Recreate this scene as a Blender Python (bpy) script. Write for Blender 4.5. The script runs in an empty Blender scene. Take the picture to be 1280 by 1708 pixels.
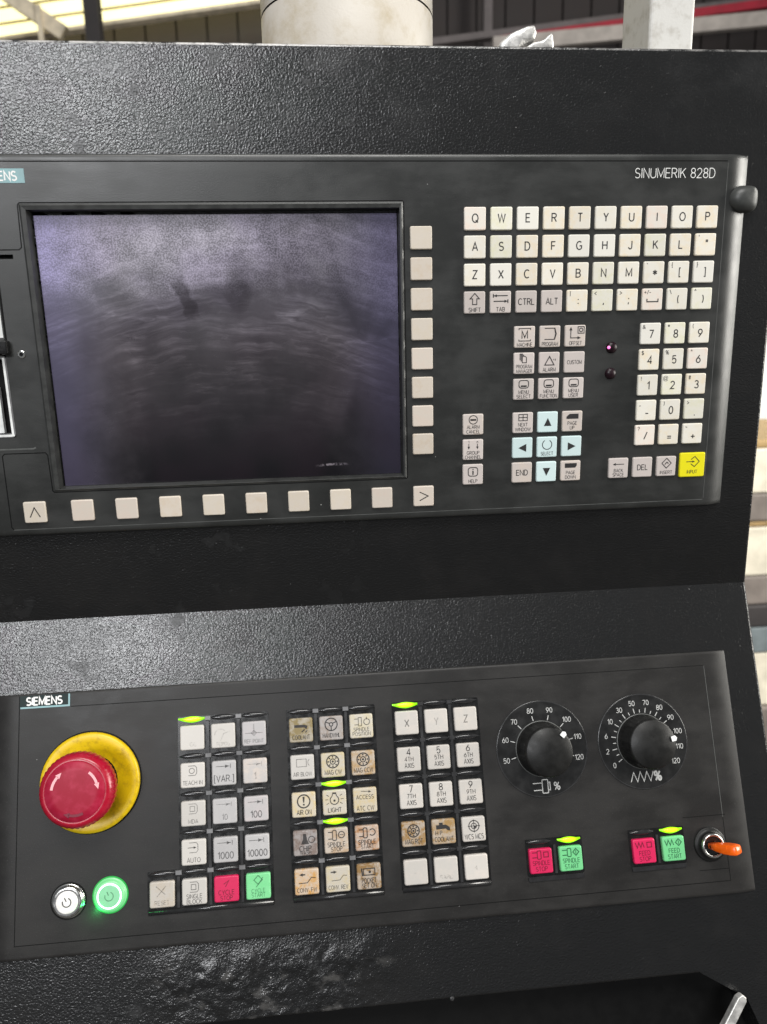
import bpy, bmesh, math, random
from mathutils import Matrix, Vector
random.seed(7)
PI = math.pi
scene = bpy.context.scene
C = scene.collection
S = 0.001
BASE_Z = 1.35                     # height of the middle of the screen panel above the floor

# ------------------------------------------------------------------ camera
cam_d = bpy.data.cameras.new('camera')
cam = bpy.data.objects.new('camera', cam_d); C.objects.link(cam)
cam_d.sensor_fit = 'HORIZONTAL'; cam_d.sensor_width = 36.0
cam_d.lens = 36.0 * 1251.6 / 1280.0
cam_d.clip_start = 0.02; cam_d.clip_end = 100
Rp = Matrix(((0.99486444, -0.02165073, 0.09887359), (0.0433756, 0.97380561, -0.22320661), (-0.09145107, 0.22634902, 0.96974369)))
P2W = Matrix(((1, 0, 0), (0, 0, -1), (0, 1, 0)))
Rw = P2W @ Rp.transposed()
cam.matrix_world = Matrix.Translation((-0.03519, -0.47181, BASE_Z + 0.00524)) @ Rw.to_4x4()
cam_d.dof.use_dof = True; cam_d.dof.focus_distance = 0.47; cam_d.dof.aperture_fstop = 13.0
scene.camera = cam

# ------------------------------------------------------------------ world and lamps (workshop, no direct sun)
world = bpy.data.worlds.new('World'); scene.world = world; world.use_nodes = True
bg = world.node_tree.nodes['Background']
bg.inputs[0].default_value = (0.93, 0.96, 1.0, 1); bg.inputs[1].default_value = 0.20

def area(name, loc, target, sx, sy, power, col):
    d = bpy.data.lights.new(name, 'AREA'); d.shape = 'RECTANGLE'; d.size = sx; d.size_y = sy
    d.energy = power; d.color = col
    o = bpy.data.objects.new(name, d); C.objects.link(o); o.location = loc
    o.rotation_euler = (Vector(target) - Vector(loc)).to_track_quat('-Z', 'Y').to_euler()
    return o
area('skylight_lamp', (-1.45, -3.9, 2.98), (0, 0, 1.3), 1.3, 0.9, 92, (0.97, 0.98, 1.0))
area('overhead_fill_lamp', (0.1, -1.9, 4.3), (0, 0, 1.3), 1.6, 1.2, 105, (1.0, 0.985, 0.95))  # added fill: diffuse light from above that mirrors off no panel
area('rear_fill_lamp', (3.6, 0.9, 3.0), (1.4, 1.8, 1.0), 1.4, 1.4, 100, (1.0, 0.97, 0.9))  # added lamp, brightens the stock, pillar and post from the right rear
area('window_lamp', (4.1, -0.75, 1.9), (0.2, 0, 1.25), 1.8, 1.6, 165, (1.0, 0.97, 0.90))

scene.view_settings.view_transform = 'Standard'
scene.view_settings.look = 'None'
scene.view_settings.exposure = 0.0
scene.view_settings.gamma = 1.0
scene.view_settings.use_curve_mapping = False

# ------------------------------------------------------------------ node helpers
class NT:
    def __init__(self, name):
        self.m = bpy.data.materials.new(name); self.m.use_nodes = True
        self.t = self.m.node_tree; self.b = self.t.nodes['Principled BSDF']
        self.out = self.t.nodes['Material Output']
    def n(self, kind, **kw):
        x = self.t.nodes.new(kind)
        for k, v in kw.items(): setattr(x, k, v)
        return x
    def put(self, sock, v):
        if hasattr(v, 'is_output') or isinstance(v, bpy.types.NodeSocket): self.t.links.new(v, sock)
        elif isinstance(v, (tuple, list)) and len(v) == 3 and sock.type == 'RGBA': sock.default_value = (*v, 1)
        else: sock.default_value = v
    def math(self, op, a, b=0.0, c=None, clamp=False):
        x = self.n('ShaderNodeMath', operation=op, use_clamp=clamp)
        self.put(x.inputs[0], a); self.put(x.inputs[1], b)
        if c is not None: self.put(x.inputs[2], c)
        return x.outputs[0]
    def step(self, v, lo, hi, a=0.0, b=1.0):
        x = self.n('ShaderNodeMapRange', interpolation_type='SMOOTHSTEP')
        self.put(x.inputs[0], v); self.put(x.inputs[1], lo); self.put(x.inputs[2], hi); self.put(x.inputs[3], a); self.put(x.inputs[4], b)
        return x.outputs[0]
    def mix(self, f, a, b):
        x = self.n('ShaderNodeMix', data_type='RGBA')
        self.put(x.inputs[0], f); self.put(x.inputs[6], a); self.put(x.inputs[7], b)
        return x.outputs[2]
    def coords(self):                # object coordinates in millimetres
        tc = self.n('ShaderNodeTexCoord'); mp = self.n('ShaderNodeVectorMath', operation='SCALE')
        self.t.links.new(tc.outputs['Object'], mp.inputs[0]); mp.inputs['Scale'].default_value = 1000.0
        sp = self.n('ShaderNodeSeparateXYZ'); self.t.links.new(mp.outputs[0], sp.inputs[0])
        self.p = mp.outputs[0]; self.x, self.y, self.z = sp.outputs
        return self
    def vec(self, x, y, z=0.0):
        c = self.n('ShaderNodeCombineXYZ'); self.put(c.inputs[0], x); self.put(c.inputs[1], y); self.put(c.inputs[2], z)
        return c.outputs[0]
    def vadd(self, a, b):
        x = self.n('ShaderNodeVectorMath', operation='ADD'); self.put(x.inputs[0], a); self.put(x.inputs[1], b); return x.outputs[0]
    def vmul(self, a, b):
        x = self.n('ShaderNodeVectorMath', operation='MULTIPLY'); self.put(x.inputs[0], a); self.put(x.inputs[1], b); return x.outputs[0]
    def noise(self, vec, size, detail=3.0, rough=0.55, dist=0.0):   # size: millimetres of a feature
        x = self.n('ShaderNodeTexNoise'); self.put(x.inputs['Vector'], vec); x.inputs['Scale'].default_value = 1.0 / size
        x.inputs['Detail'].default_value = detail; x.inputs['Roughness'].default_value = rough; x.inputs['Distortion'].default_value = dist
        return x.outputs['Fac']
    def bump(self, h, strength, dist_mm):
        x = self.n('ShaderNodeBump'); self.put(x.inputs['Height'], h); self.put(x.inputs['Strength'], strength); x.inputs['Distance'].default_value = dist_mm * S
        self.t.links.new(x.outputs[0], self.b.inputs['Normal']); return x.outputs[0]
    def set(self, **kw):
        names = dict(col='Base Color', rough='Roughness', metal='Metallic', spec='Specular IOR Level', ecol='Emission Color', estr='Emission Strength', coat='Coat Weight', trans='Transmission Weight', alpha='Alpha', ior='IOR')
        for k, v in kw.items(): self.put(self.b.inputs[names[k]], v)
        return self

def plain(name, col, rough=0.5, metal=0.0, var=0.15, size=8.0, bump=0.0, bsize=0.6, spec=0.5):
    t = NT(name).coords()
    n = t.noise(t.p, size)
    f = t.step(n, 0.3, 0.7)
    t.set(col=t.mix(f, tuple(c * (1 - var) for c in col), tuple(min(1, c * (1 + var)) for c in col)), rough=t.math('MULTIPLY_ADD', f, 0.14, rough - 0.07), metal=metal, spec=spec)
    if bump: t.bump(t.noise(t.p, bsize, 2), 0.5, bump)
    return t.m

def glow(name, col, strength, base=(0.2, 0.2, 0.2)):
    t = NT(name).coords()
    f = t.noise(t.p, 4.0)
    t.set(col=base, rough=0.3, ecol=col, estr=t.math('MULTIPLY_ADD', f, strength * 0.3, strength * 0.85))
    return t.m

M = {}
def make_materials():
    # black textured powder coat of the cabinet
    t = NT('powder_coat').coords()
    big = t.noise(t.p, 60.0, 4); mid = t.noise(t.p, 14.0, 4)
    fine = t.noise(t.p, 1.2, 1.5, 0.5, 0.5)
    wear = t.step(t.math('ADD', t.math('MULTIPLY', big, 0.6), t.math('MULTIPLY', mid, 0.4)), 0.46, 0.66)
    # scuffed strip along the lower edge, left half
    reg = t.math('MULTIPLY', t.step(t.y, -352.0, -372.0), t.math('MULTIPLY', t.step(t.x, -165.0, -120.0), t.step(t.x, 15.0, -20.0)))
    sc = t.math('MULTIPLY', reg, t.step(t.noise(t.vmul(t.p, (0.8, 1.3, 1.0)), 13.0, 5, 0.6), 0.56, 0.70))
    spk = t.n('ShaderNodeTexVoronoi'); t.put(spk.inputs['Vector'], t.p); spk.inputs['Scale'].default_value = 1 / 17.0
    sp2 = t.step(spk.outputs['Distance'], 0.035, 0.02)
    sp2 = t.math('MULTIPLY', sp2, t.math('GREATER_THAN', t.noise(t.p, 23.0, 1), 0.56))
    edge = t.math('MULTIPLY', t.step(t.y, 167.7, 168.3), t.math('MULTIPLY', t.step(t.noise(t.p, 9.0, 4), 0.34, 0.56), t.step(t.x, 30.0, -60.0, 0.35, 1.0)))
    film = t.math('MULTIPLY', t.step(t.noise(t.vmul(t.p, (0.7, 1.0, 1.0)), 24.0, 5, 0.65), 0.45, 0.72), t.math('MULTIPLY', t.step(t.y, 105.0, 160.0), t.step(t.x, 120.0, -120.0, 0.25, 1.0)))
    oil = t.math('MULTIPLY', t.step(t.noise(t.p, 19.0, 4, 0.6), 0.60, 0.68), t.step(t.x, 60.0, -90.0, 0.12, 1.0))
    col = t.mix(wear, (0.0055, 0.0056, 0.0058), (0.010, 0.0098, 0.0098))
    col = t.mix(t.math('MULTIPLY', film, 0.28), col, (0.13, 0.13, 0.13))
    col = t.mix(t.math('MULTIPLY', sc, 0.16), col, (0.30, 0.29, 0.28))
    col = t.mix(t.math('MULTIPLY', sp2, 0.5), col, (0.6, 0.6, 0.58))
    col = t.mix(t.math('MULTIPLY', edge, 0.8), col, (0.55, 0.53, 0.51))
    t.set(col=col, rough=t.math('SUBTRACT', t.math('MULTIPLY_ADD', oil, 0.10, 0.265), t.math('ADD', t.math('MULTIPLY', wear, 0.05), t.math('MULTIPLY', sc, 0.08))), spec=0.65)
    t.bump(t.math('ADD', fine, t.math('ADD', t.math('MULTIPLY', mid, 0.3), t.math('MULTIPLY', t.math('MULTIPLY', reg, t.noise(t.p, 16.0, 2)), 11.0))), 0.9, 0.26)
    M['coat'] = t.m
    # moulded faceplate of both panels, with wiped smudges of grey dust
    def face(name, c0, c1, dust, dcol, rg, sp):
        t = NT(name).coords()
        a = t.noise(t.p, 45.0, 5, 0.6, 0.4); b = t.noise(t.vmul(t.p, (0.35, 1.0, 1.0)), 9.0, 4)
        f = t.step(t.math('ADD', t.math('MULTIPLY', a, 0.65), t.math('MULTIPLY', b, 0.35)), 0.38, 0.64)
        g = t.noise(t.p, 0.7, 2)
        col = t.mix(f, c0, c1)
        col = t.mix(t.math('MULTIPLY', t.step(g, 0.60, 0.75), dust), col, dcol)
        spk = t.n('ShaderNodeTexVoronoi'); t.put(spk.inputs['Vector'], t.p); spk.inputs['Scale'].default_value = 1 / 15.0
        s2 = t.math('MULTIPLY', t.step(spk.outputs['Distance'], 0.03, 0.018), t.math('GREATER_THAN', t.noise(t.p, 31.0, 1), 0.55))
        col = t.mix(t.math('MULTIPLY', s2, 0.6), col, (0.5, 0.5, 0.48))
        t.set(col=col, rough=t.math('MULTIPLY_ADD', f, 0.10, rg), spec=sp)
        t.bump(t.math('ADD', g, t.math('MULTIPLY', b, 0.4)), 0.35, 0.12)
        return t.m
    M['face'] = face('screen_faceplate', (0.016, 0.0168, 0.016), (0.026, 0.027, 0.026), 0.10, (0.16, 0.16, 0.15), 0.33, 0.6)
    M['face2'] = face('lower_faceplate', (0.014, 0.0133, 0.0128), (0.022, 0.0209, 0.0200), 0.16, (0.15, 0.145, 0.14), 0.40, 0.32)
    M['frame'] = plain('bezel_plastic', (0.028, 0.029, 0.028), 0.42, var=0.2, bump=0.05)
    M['seam'] = plain('seam_black', (0.004, 0.004, 0.004), 0.6, spec=0.15)
    M['edge_line'] = plain('worn_edge_line', (0.085, 0.088, 0.085), 0.45)
    M['black'] = plain('gloss_black_plastic', (0.006, 0.006, 0.006), 0.25, size=5)
    M['bar'] = plain('indicator_black_plastic', (0.020, 0.020, 0.021), 0.2, size=5)
    M['joint'] = plain('grey_joint_plastic', (0.17, 0.17, 0.175), 0.25)
    M['rubber'] = plain('cap_rubber', (0.04, 0.042, 0.04), 0.45, bump=0.06)
    M['divider'] = plain('divider_plastic', (0.03, 0.03, 0.031), 0.25)
    M['metal'] = plain('bright_metal', (0.62, 0.62, 0.60), 0.22, 1.0, var=0.1, size=3)
    M['alu'] = plain('dull_aluminium', (0.60, 0.59, 0.57), 0.45, 0.6, var=0.2, size=5, bump=0.4, bsize=3)
    M['whitepart'] = plain('white_plastic', (0.75, 0.76, 0.75), 0.4)
    M['yellow'] = None
    # keys: stain colour comes from the object colour, amount from its alpha
    def keymat(name, base, rough=0.38):
        t = NT(name).coords()
        oi = t.n('ShaderNodeObjectInfo')
        off = t.math('MULTIPLY', oi.outputs['Random'], 700.0)
        p = t.vadd(t.p, t.vec(off, off, 0.0))
        a = t.noise(p, 5.0, 4, 0.6); b = t.noise(p, 1.2, 3)
        f = t.step(t.math('ADD', t.math('MULTIPLY', a, 0.75), t.math('MULTIPLY', b, 0.25)), 0.42, 0.66)
        al = oi.outputs['Alpha']
        k = t.math('MULTIPLY', t.math('ADD', t.math('MULTIPLY', f, 0.75), t.math('MULTIPLY', al, 0.55)), al, clamp=True)
        col = t.mix(k, base, oi.outputs['Color'])
        rnd = t.math('MULTIPLY_ADD', oi.outputs['Random'], 0.14, 0.90)
        hs = t.n('ShaderNodeHueSaturation'); t.put(hs.inputs['Color'], col); t.put(hs.inputs['Value'], rnd)
        t.set(col=hs.outputs[0], rough=t.math('MULTIPLY_ADD', k, 0.2, rough), spec=0.4)
        t.bump(b, 0.3, 0.08)
        return t.m
    M['key'] = keymat('key_ivory', (0.76, 0.735, 0.67))
    M['keygrey'] = keymat('key_grey', (0.55, 0.50, 0.47))
    M['keyblue'] = keymat('key_pale_blue', (0.62, 0.76, 0.76))
    M['keyyellow'] = keymat('key_yellow', (0.80, 0.72, 0.01))
    M['softkey'] = keymat('soft_key_beige', (0.62, 0.56, 0.49))
    M['mkey'] = keymat('machine_key_white', (0.54, 0.515, 0.48))
    M['mkeygrey'] = keymat('machine_key_light_grey', (0.43, 0.42, 0.42))
    M['keyred'] = keymat('machine_key_red', (0.66, 0.018, 0.10))
    M['keygreen'] = keymat('machine_key_green', (0.17, 0.60, 0.25))
    # inks (alpha of the object colour = how faded)
    def ink(name, c):
        t = NT(name).coords()
        oi = t.n('ShaderNodeObjectInfo')
        nz = t.noise(t.p, 1.1, 3)
        fade = t.math('ADD', oi.outputs['Alpha'], t.math('MULTIPLY', t.math('SUBTRACT', nz, 0.5), t.math('MULTIPLY', oi.outputs['Alpha'], 1.4)), clamp=True)
        t.set(col=c, rough=0.5)
        tr = t.n('ShaderNodeBsdfTransparent'); mx = t.n('ShaderNodeMixShader')
        t.put(mx.inputs[0], fade); t.t.links.new(t.b.outputs[0], mx.inputs[1]); t.t.links.new(tr.outputs[0], mx.inputs[2])
        t.t.links.new(mx.outputs[0], t.out.inputs[0])
        return t.m
    M['ink'] = ink('legend_ink', (0.022, 0.021, 0.022)); M['inkred'] = ink('legend_ink_dark_red', (0.16, 0.003, 0.02)); M['inkgreen'] = ink('legend_ink_dark_green', (0.02, 0.12, 0.05))
    M['inkwhite'] = ink('legend_ink_white', (0.80, 0.80, 0.78)); M['inkpink'] = ink('legend_ink_pink', (0.88, 0.42, 0.45)); M['inkblue'] = ink('legend_ink_navy', (0.012, 0.02, 0.05))
    M['badge'] = plain('badge_teal', (0.20, 0.36, 0.38), 0.4); M['badge2'] = plain('badge_dark', (0.018, 0.03, 0.03), 0.6, spec=0.25)
    # glass of the screen: black panel behind a film of dust, partly wiped off in an arc; reflections are painted into its mask
    t = NT('dusty_screen').coords()
    x, y = t.x, t.y
    wob = t.math('MULTIPLY', t.math('SUBTRACT', t.noise(t.vmul(t.p, (0.7, 1.0, 1.0)), 26.0, 5, 0.62, 0.4), 0.5), 44.0)
    u = t.math('MAXIMUM', t.math('DIVIDE', t.math('ADD', x, 40.0), 70.0), 0.0)
    yc = t.math('SUBTRACT', 45.0, t.math('MULTIPLY', t.math('MULTIPLY', u, u), 40.0))
    d = t.math('ADD', t.math('SUBTRACT', y, yc), wob)
    top = t.step(d, -20.0, 16.0)
    gr = t.noise(t.p, 0.95, 2, 0.6); patch = t.noise(t.p, 15.0, 5, 0.65)
    top = t.math('MULTIPLY', top, t.math('ADD', 0.10, t.math('ADD', t.math('MULTIPLY', t.step(gr, 0.40, 0.62), 0.42), t.math('MULTIPLY', t.step(patch, 0.35, 0.65), 0.26))))
    top = t.math('MULTIPLY', top, t.step(x, 10.0, -105.0, 0.26, 1.0))  # dust stronger towards the left, painting in the window reflection there
    # wipe marks: long smears bending gently downwards at both ends, crossed by short curls
    dx = t.math('ADD', x, 85.0)
    bend = t.math('ADD', y, t.math('MULTIPLY', t.math('MULTIPLY', dx, dx), 0.0022))
    warp = t.math('MULTIPLY', t.math('SUBTRACT', t.noise(t.p, 34.0, 3), 0.5), 13.0)
    pv = t.vec(t.math('MULTIPLY', x, 0.085), t.math('ADD', bend, warp), 0.0)
    s1 = t.step(t.noise(pv, 5.0, 6, 0.62, 0.2), 0.40, 0.78)
    s2 = t.step(t.noise(t.vadd(t.vmul(t.p, (0.22, 0.8, 1.0)), t.vec(warp, 0.0, 0.0)), 4.0, 5, 0.65, 0.4), 0.50, 0.82)
    band = t.math('MULTIPLY', t.step(y, -62.0, 22.0), t.step(t.noise(t.p, 30.0, 4), 0.32, 0.66))
    arcs = t.math('MULTIPLY', t.math('ADD', s1, t.math('MULTIPLY', s2, 0.9)), band)
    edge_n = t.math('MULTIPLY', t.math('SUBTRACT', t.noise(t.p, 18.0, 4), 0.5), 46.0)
    left = t.math('MULTIPLY', t.step(t.math('ADD', x, edge_n), -128.0, -192.0), 0.115)  # purple reflection along the left edge, painted in through the dust mask
    right = t.math('MULTIPLY', t.step(t.math('ADD', x, edge_n), -30.0, 22.0), 0.045)
    haze = t.math('MULTIPLY', t.math('MULTIPLY', t.step(y, -92.0, 40.0), t.step(t.noise(t.p, 38.0, 4), 0.25, 0.7, 0.5, 1.0)), 0.125)
    # a finger swipe through the dust
    wb2 = t.math('MULTIPLY', t.math('SUBTRACT', t.noise(t.p, 6.0, 3), 0.5), 7.0)
    sx = t.math('ADD', t.math('ADD', wb2, t.math('MULTIPLY', t.math('ADD', x, 107.0), 0.94)), t.math('MULTIPLY', t.math('SUBTRACT', y, 31.0), 0.33))
    sy = t.math('SUBTRACT', t.math('MULTIPLY', t.math('SUBTRACT', y, 31.0), 0.94), t.math('MULTIPLY', t.math('ADD', x, 107.0), 0.33))
    sw = t.math('MULTIPLY', t.step(t.math('ABSOLUTE', sx), 5.2, 2.6), t.step(t.math('ADD', t.math('ABSOLUTE', sy), wb2), 14.5, 8.5))
    ex = t.math('DIVIDE', t.math('ADD', t.math('ADD', x, wb2), 75.0), 6.0); ey = t.math('DIVIDE', t.math('SUBTRACT', y, 35.0), 10.0)
    sw2 = t.step(t.math('ADD', t.math('MULTIPLY', ex, ex), t.math('MULTIPLY', ey, ey)), 2.4, 0.3)
    mk = t.math('MULTIPLY', t.step(t.math('ABSOLUTE', t.math('ADD', t.math('ADD', y, 73.5), t.math('MULTIPLY', wob, 0.06))), 1.1, 0.3), t.math('MULTIPLY', t.step(x, -34.0, -26.0), t.step(x, -10.0, -20.0)))
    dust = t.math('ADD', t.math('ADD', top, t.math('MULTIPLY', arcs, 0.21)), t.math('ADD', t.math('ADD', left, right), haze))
    dust = t.math('MULTIPLY', dust, t.math('SUBTRACT', 1.0, t.math('MULTIPLY', sw, 0.60)))
    dust = t.math('MULTIPLY', dust, t.math('SUBTRACT', 1.0, t.math('MULTIPLY', sw2, 0.45)))
    dust = t.math('ADD', dust, t.math('MULTIPLY', t.math('MULTIPLY', mk, t.step(t.noise(t.p, 2.0, 3), 0.35, 0.6)), 0.4), clamp=True)
    basec = t.mix(t.step(t.noise(t.p, 60.0, 2), 0.4, 0.6), (0.003, 0.0025, 0.004), (0.007, 0.004, 0.007))
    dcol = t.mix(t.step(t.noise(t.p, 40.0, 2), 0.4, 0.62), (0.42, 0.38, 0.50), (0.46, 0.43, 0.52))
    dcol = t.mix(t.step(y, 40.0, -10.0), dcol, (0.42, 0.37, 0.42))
    dcol = t.mix(t.step(t.math('ABSOLUTE', t.math('ADD', x, 84.0)), 60.0, 104.0), dcol, (0.33, 0.30, 0.52))  # violet towards both sides; on the left a painted reflection
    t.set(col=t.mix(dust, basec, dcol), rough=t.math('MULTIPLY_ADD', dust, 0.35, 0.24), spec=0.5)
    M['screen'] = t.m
    M['lcd_border'] = plain('lcd_border_black', (0.003, 0.003, 0.004), 0.75, spec=0.2)
    t = NT('estop_yellow').coords()
    f = t.step(t.noise(t.p, 6.0, 5, 0.65), 0.45, 0.72)
    t.set(col=t.mix(f, (0.72, 0.49, 0.002), (0.46, 0.30, 0.006)), rough=0.42); t.bump(t.noise(t.p, 1.0), 0.3, 0.1); M['yellow'] = t.m
    t = NT('estop_red').coords()
    f = t.step(t.noise(t.p, 7.0, 4), 0.4, 0.7)
    t.set(col=t.mix(f, (0.33, 0.002, 0.018), (0.38, 0.005, 0.026)), rough=t.math('MULTIPLY_ADD', f, 0.12, 0.26), spec=0.55); M['red'] = t.m
    t = NT('estop_red_dial').coords()
    f = t.step(t.noise(t.p, 6.0, 4), 0.4, 0.7)
    t.set(col=t.mix(f, (0.30, 0.005, 0.026), (0.37, 0.018, 0.05)), rough=0.45, spec=0.25); M['reddial'] = t.m
    M['orange'] = plain('orange_key_plastic', (0.85, 0.12, 0.004), 0.25, size=6)
    M['lit'] = glow('indicator_lit', (0.44, 1.0, 0.0), 1.7, (0.2, 0.4, 0.0))
    t = NT('indicator_lamp_lit').coords()
    core = t.math('MULTIPLY', t.step(t.math('ABSOLUTE', t.x), 7.5, 1.0), t.step(t.math('ABSOLUTE', t.y), 2.2, 0.2))
    t.set(col=(0.2, 0.4, 0.0), rough=0.25, ecol=t.mix(core, (0.22, 0.95, 0.0), (0.62, 1.0, 0.02)), estr=t.math('MULTIPLY_ADD', core, 1.6, 0.75)); M['lit'] = t.m
    M['litgreen'] = glow('button_ring_lit', (0.55, 1.0, 0.72), 5.0, (0.2, 0.5, 0.25)); M['litface'] = glow('button_face_lit', (0.25, 0.9, 0.42), 0.45, (0.16, 0.3, 0.2))
    M['litgasket'] = glow('button_gasket_lit', (0.0, 0.7, 0.08), 0.5, (0.01, 0.1, 0.02)); M['litbody'] = glow('button_body_lit', (0.05, 0.8, 0.18), 0.55, (0.2, 0.35, 0.22))
    M['litpink'] = glow('led_lit', (1.0, 0.15, 0.55), 1.8); M['ledlens'] = plain('led_lens', (0.012, 0.004, 0.007), 0.32, spec=0.3)
    M['btnwhite'] = plain('button_white', (0.82, 0.80, 0.77), 0.3)
    M['knob'] = plain('knob_black', (0.010, 0.010, 0.0097), 0.42, bump=0.04, spec=0.3); M['dial'] = plain('dial_black', (0.009, 0.009, 0.009), 0.35)
    # surroundings
    t = NT('pillar_paint').coords()
    f = t.step(t.noise(t.p, 26.0, 5, 0.65), 0.42, 0.72); g = t.noise(t.p, 1.6, 3)
    t.set(col=t.mix(f, (0.54, 0.50, 0.44), (0.42, 0.36, 0.26)), rough=0.5); t.bump(g, 0.5, 0.25); M['pillar'] = t.m
    t = NT('post_paint').coords()
    f = t.step(t.noise(t.p, 9.0, 5, 0.65), 0.45, 0.75); g = t.noise(t.p, 1.6, 3)
    t.set(col=t.mix(f, (0.62, 0.61, 0.58), (0.46, 0.44, 0.40)), rough=0.45); t.bump(g, 0.5, 0.2); M['post'] = t.m
    M['sheet'] = glow('translucent_sheet', (1.0, 0.90, 0.46), 1.7, (0.5, 0.5, 0.4)); M['rib'] = plain('sheet_rib', (0.36, 0.28, 0.10), 0.6, size=90)
    M['brace'] = plain('brace_paint', (0.85, 0.74, 0.56), 0.6, size=60); M['darksteel'] = plain('dark_steel', (0.035, 0.03, 0.03), 0.6, size=90)
    M['cladding'] = plain('brown_cladding', (0.040, 0.032, 0.031), 0.7, size=120); M['redbeam'] = plain('red_beam_paint', (0.36, 0.010, 0.03), 0.55, size=90)
    M['palebeam'] = plain('pale_beam_paint', (0.42, 0.38, 0.35), 0.6, size=90); M['greybeam'] = plain('grey_beam_paint', (0.15, 0.13, 0.13), 0.6, size=90)
    M['cream'] = plain('cream_board', (0.74, 0.68, 0.55), 0.6, size=60); M['wood'] = plain('raw_wood', (0.42, 0.28, 0.12), 0.65, size=30)
    M['greybox'] = plain('grey_brown_box', (0.20, 0.17, 0.15), 0.6, size=50); M['bluegrey'] = plain('blue_grey_box', (0.16, 0.19, 0.20), 0.6, size=50)
    M['floor'] = plain('floor_concrete', (0.075, 0.07, 0.065), 0.7, size=200); M['wallpale'] = plain('pale_wall', (0.72, 0.72, 0.70), 0.7, size=300)
make_materials()

# ------------------------------------------------------------------ mesh helpers (all sizes in millimetres)
def new_mesh(name, verts, faces, smooth=False):
    me = bpy.data.meshes.new(name)
    me.from_pydata([(v[0] * S, v[1] * S, v[2] * S) for v in verts], [], faces); me.update()
    if smooth:
        for p in me.polygons: p.use_smooth = True
    return me

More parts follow.
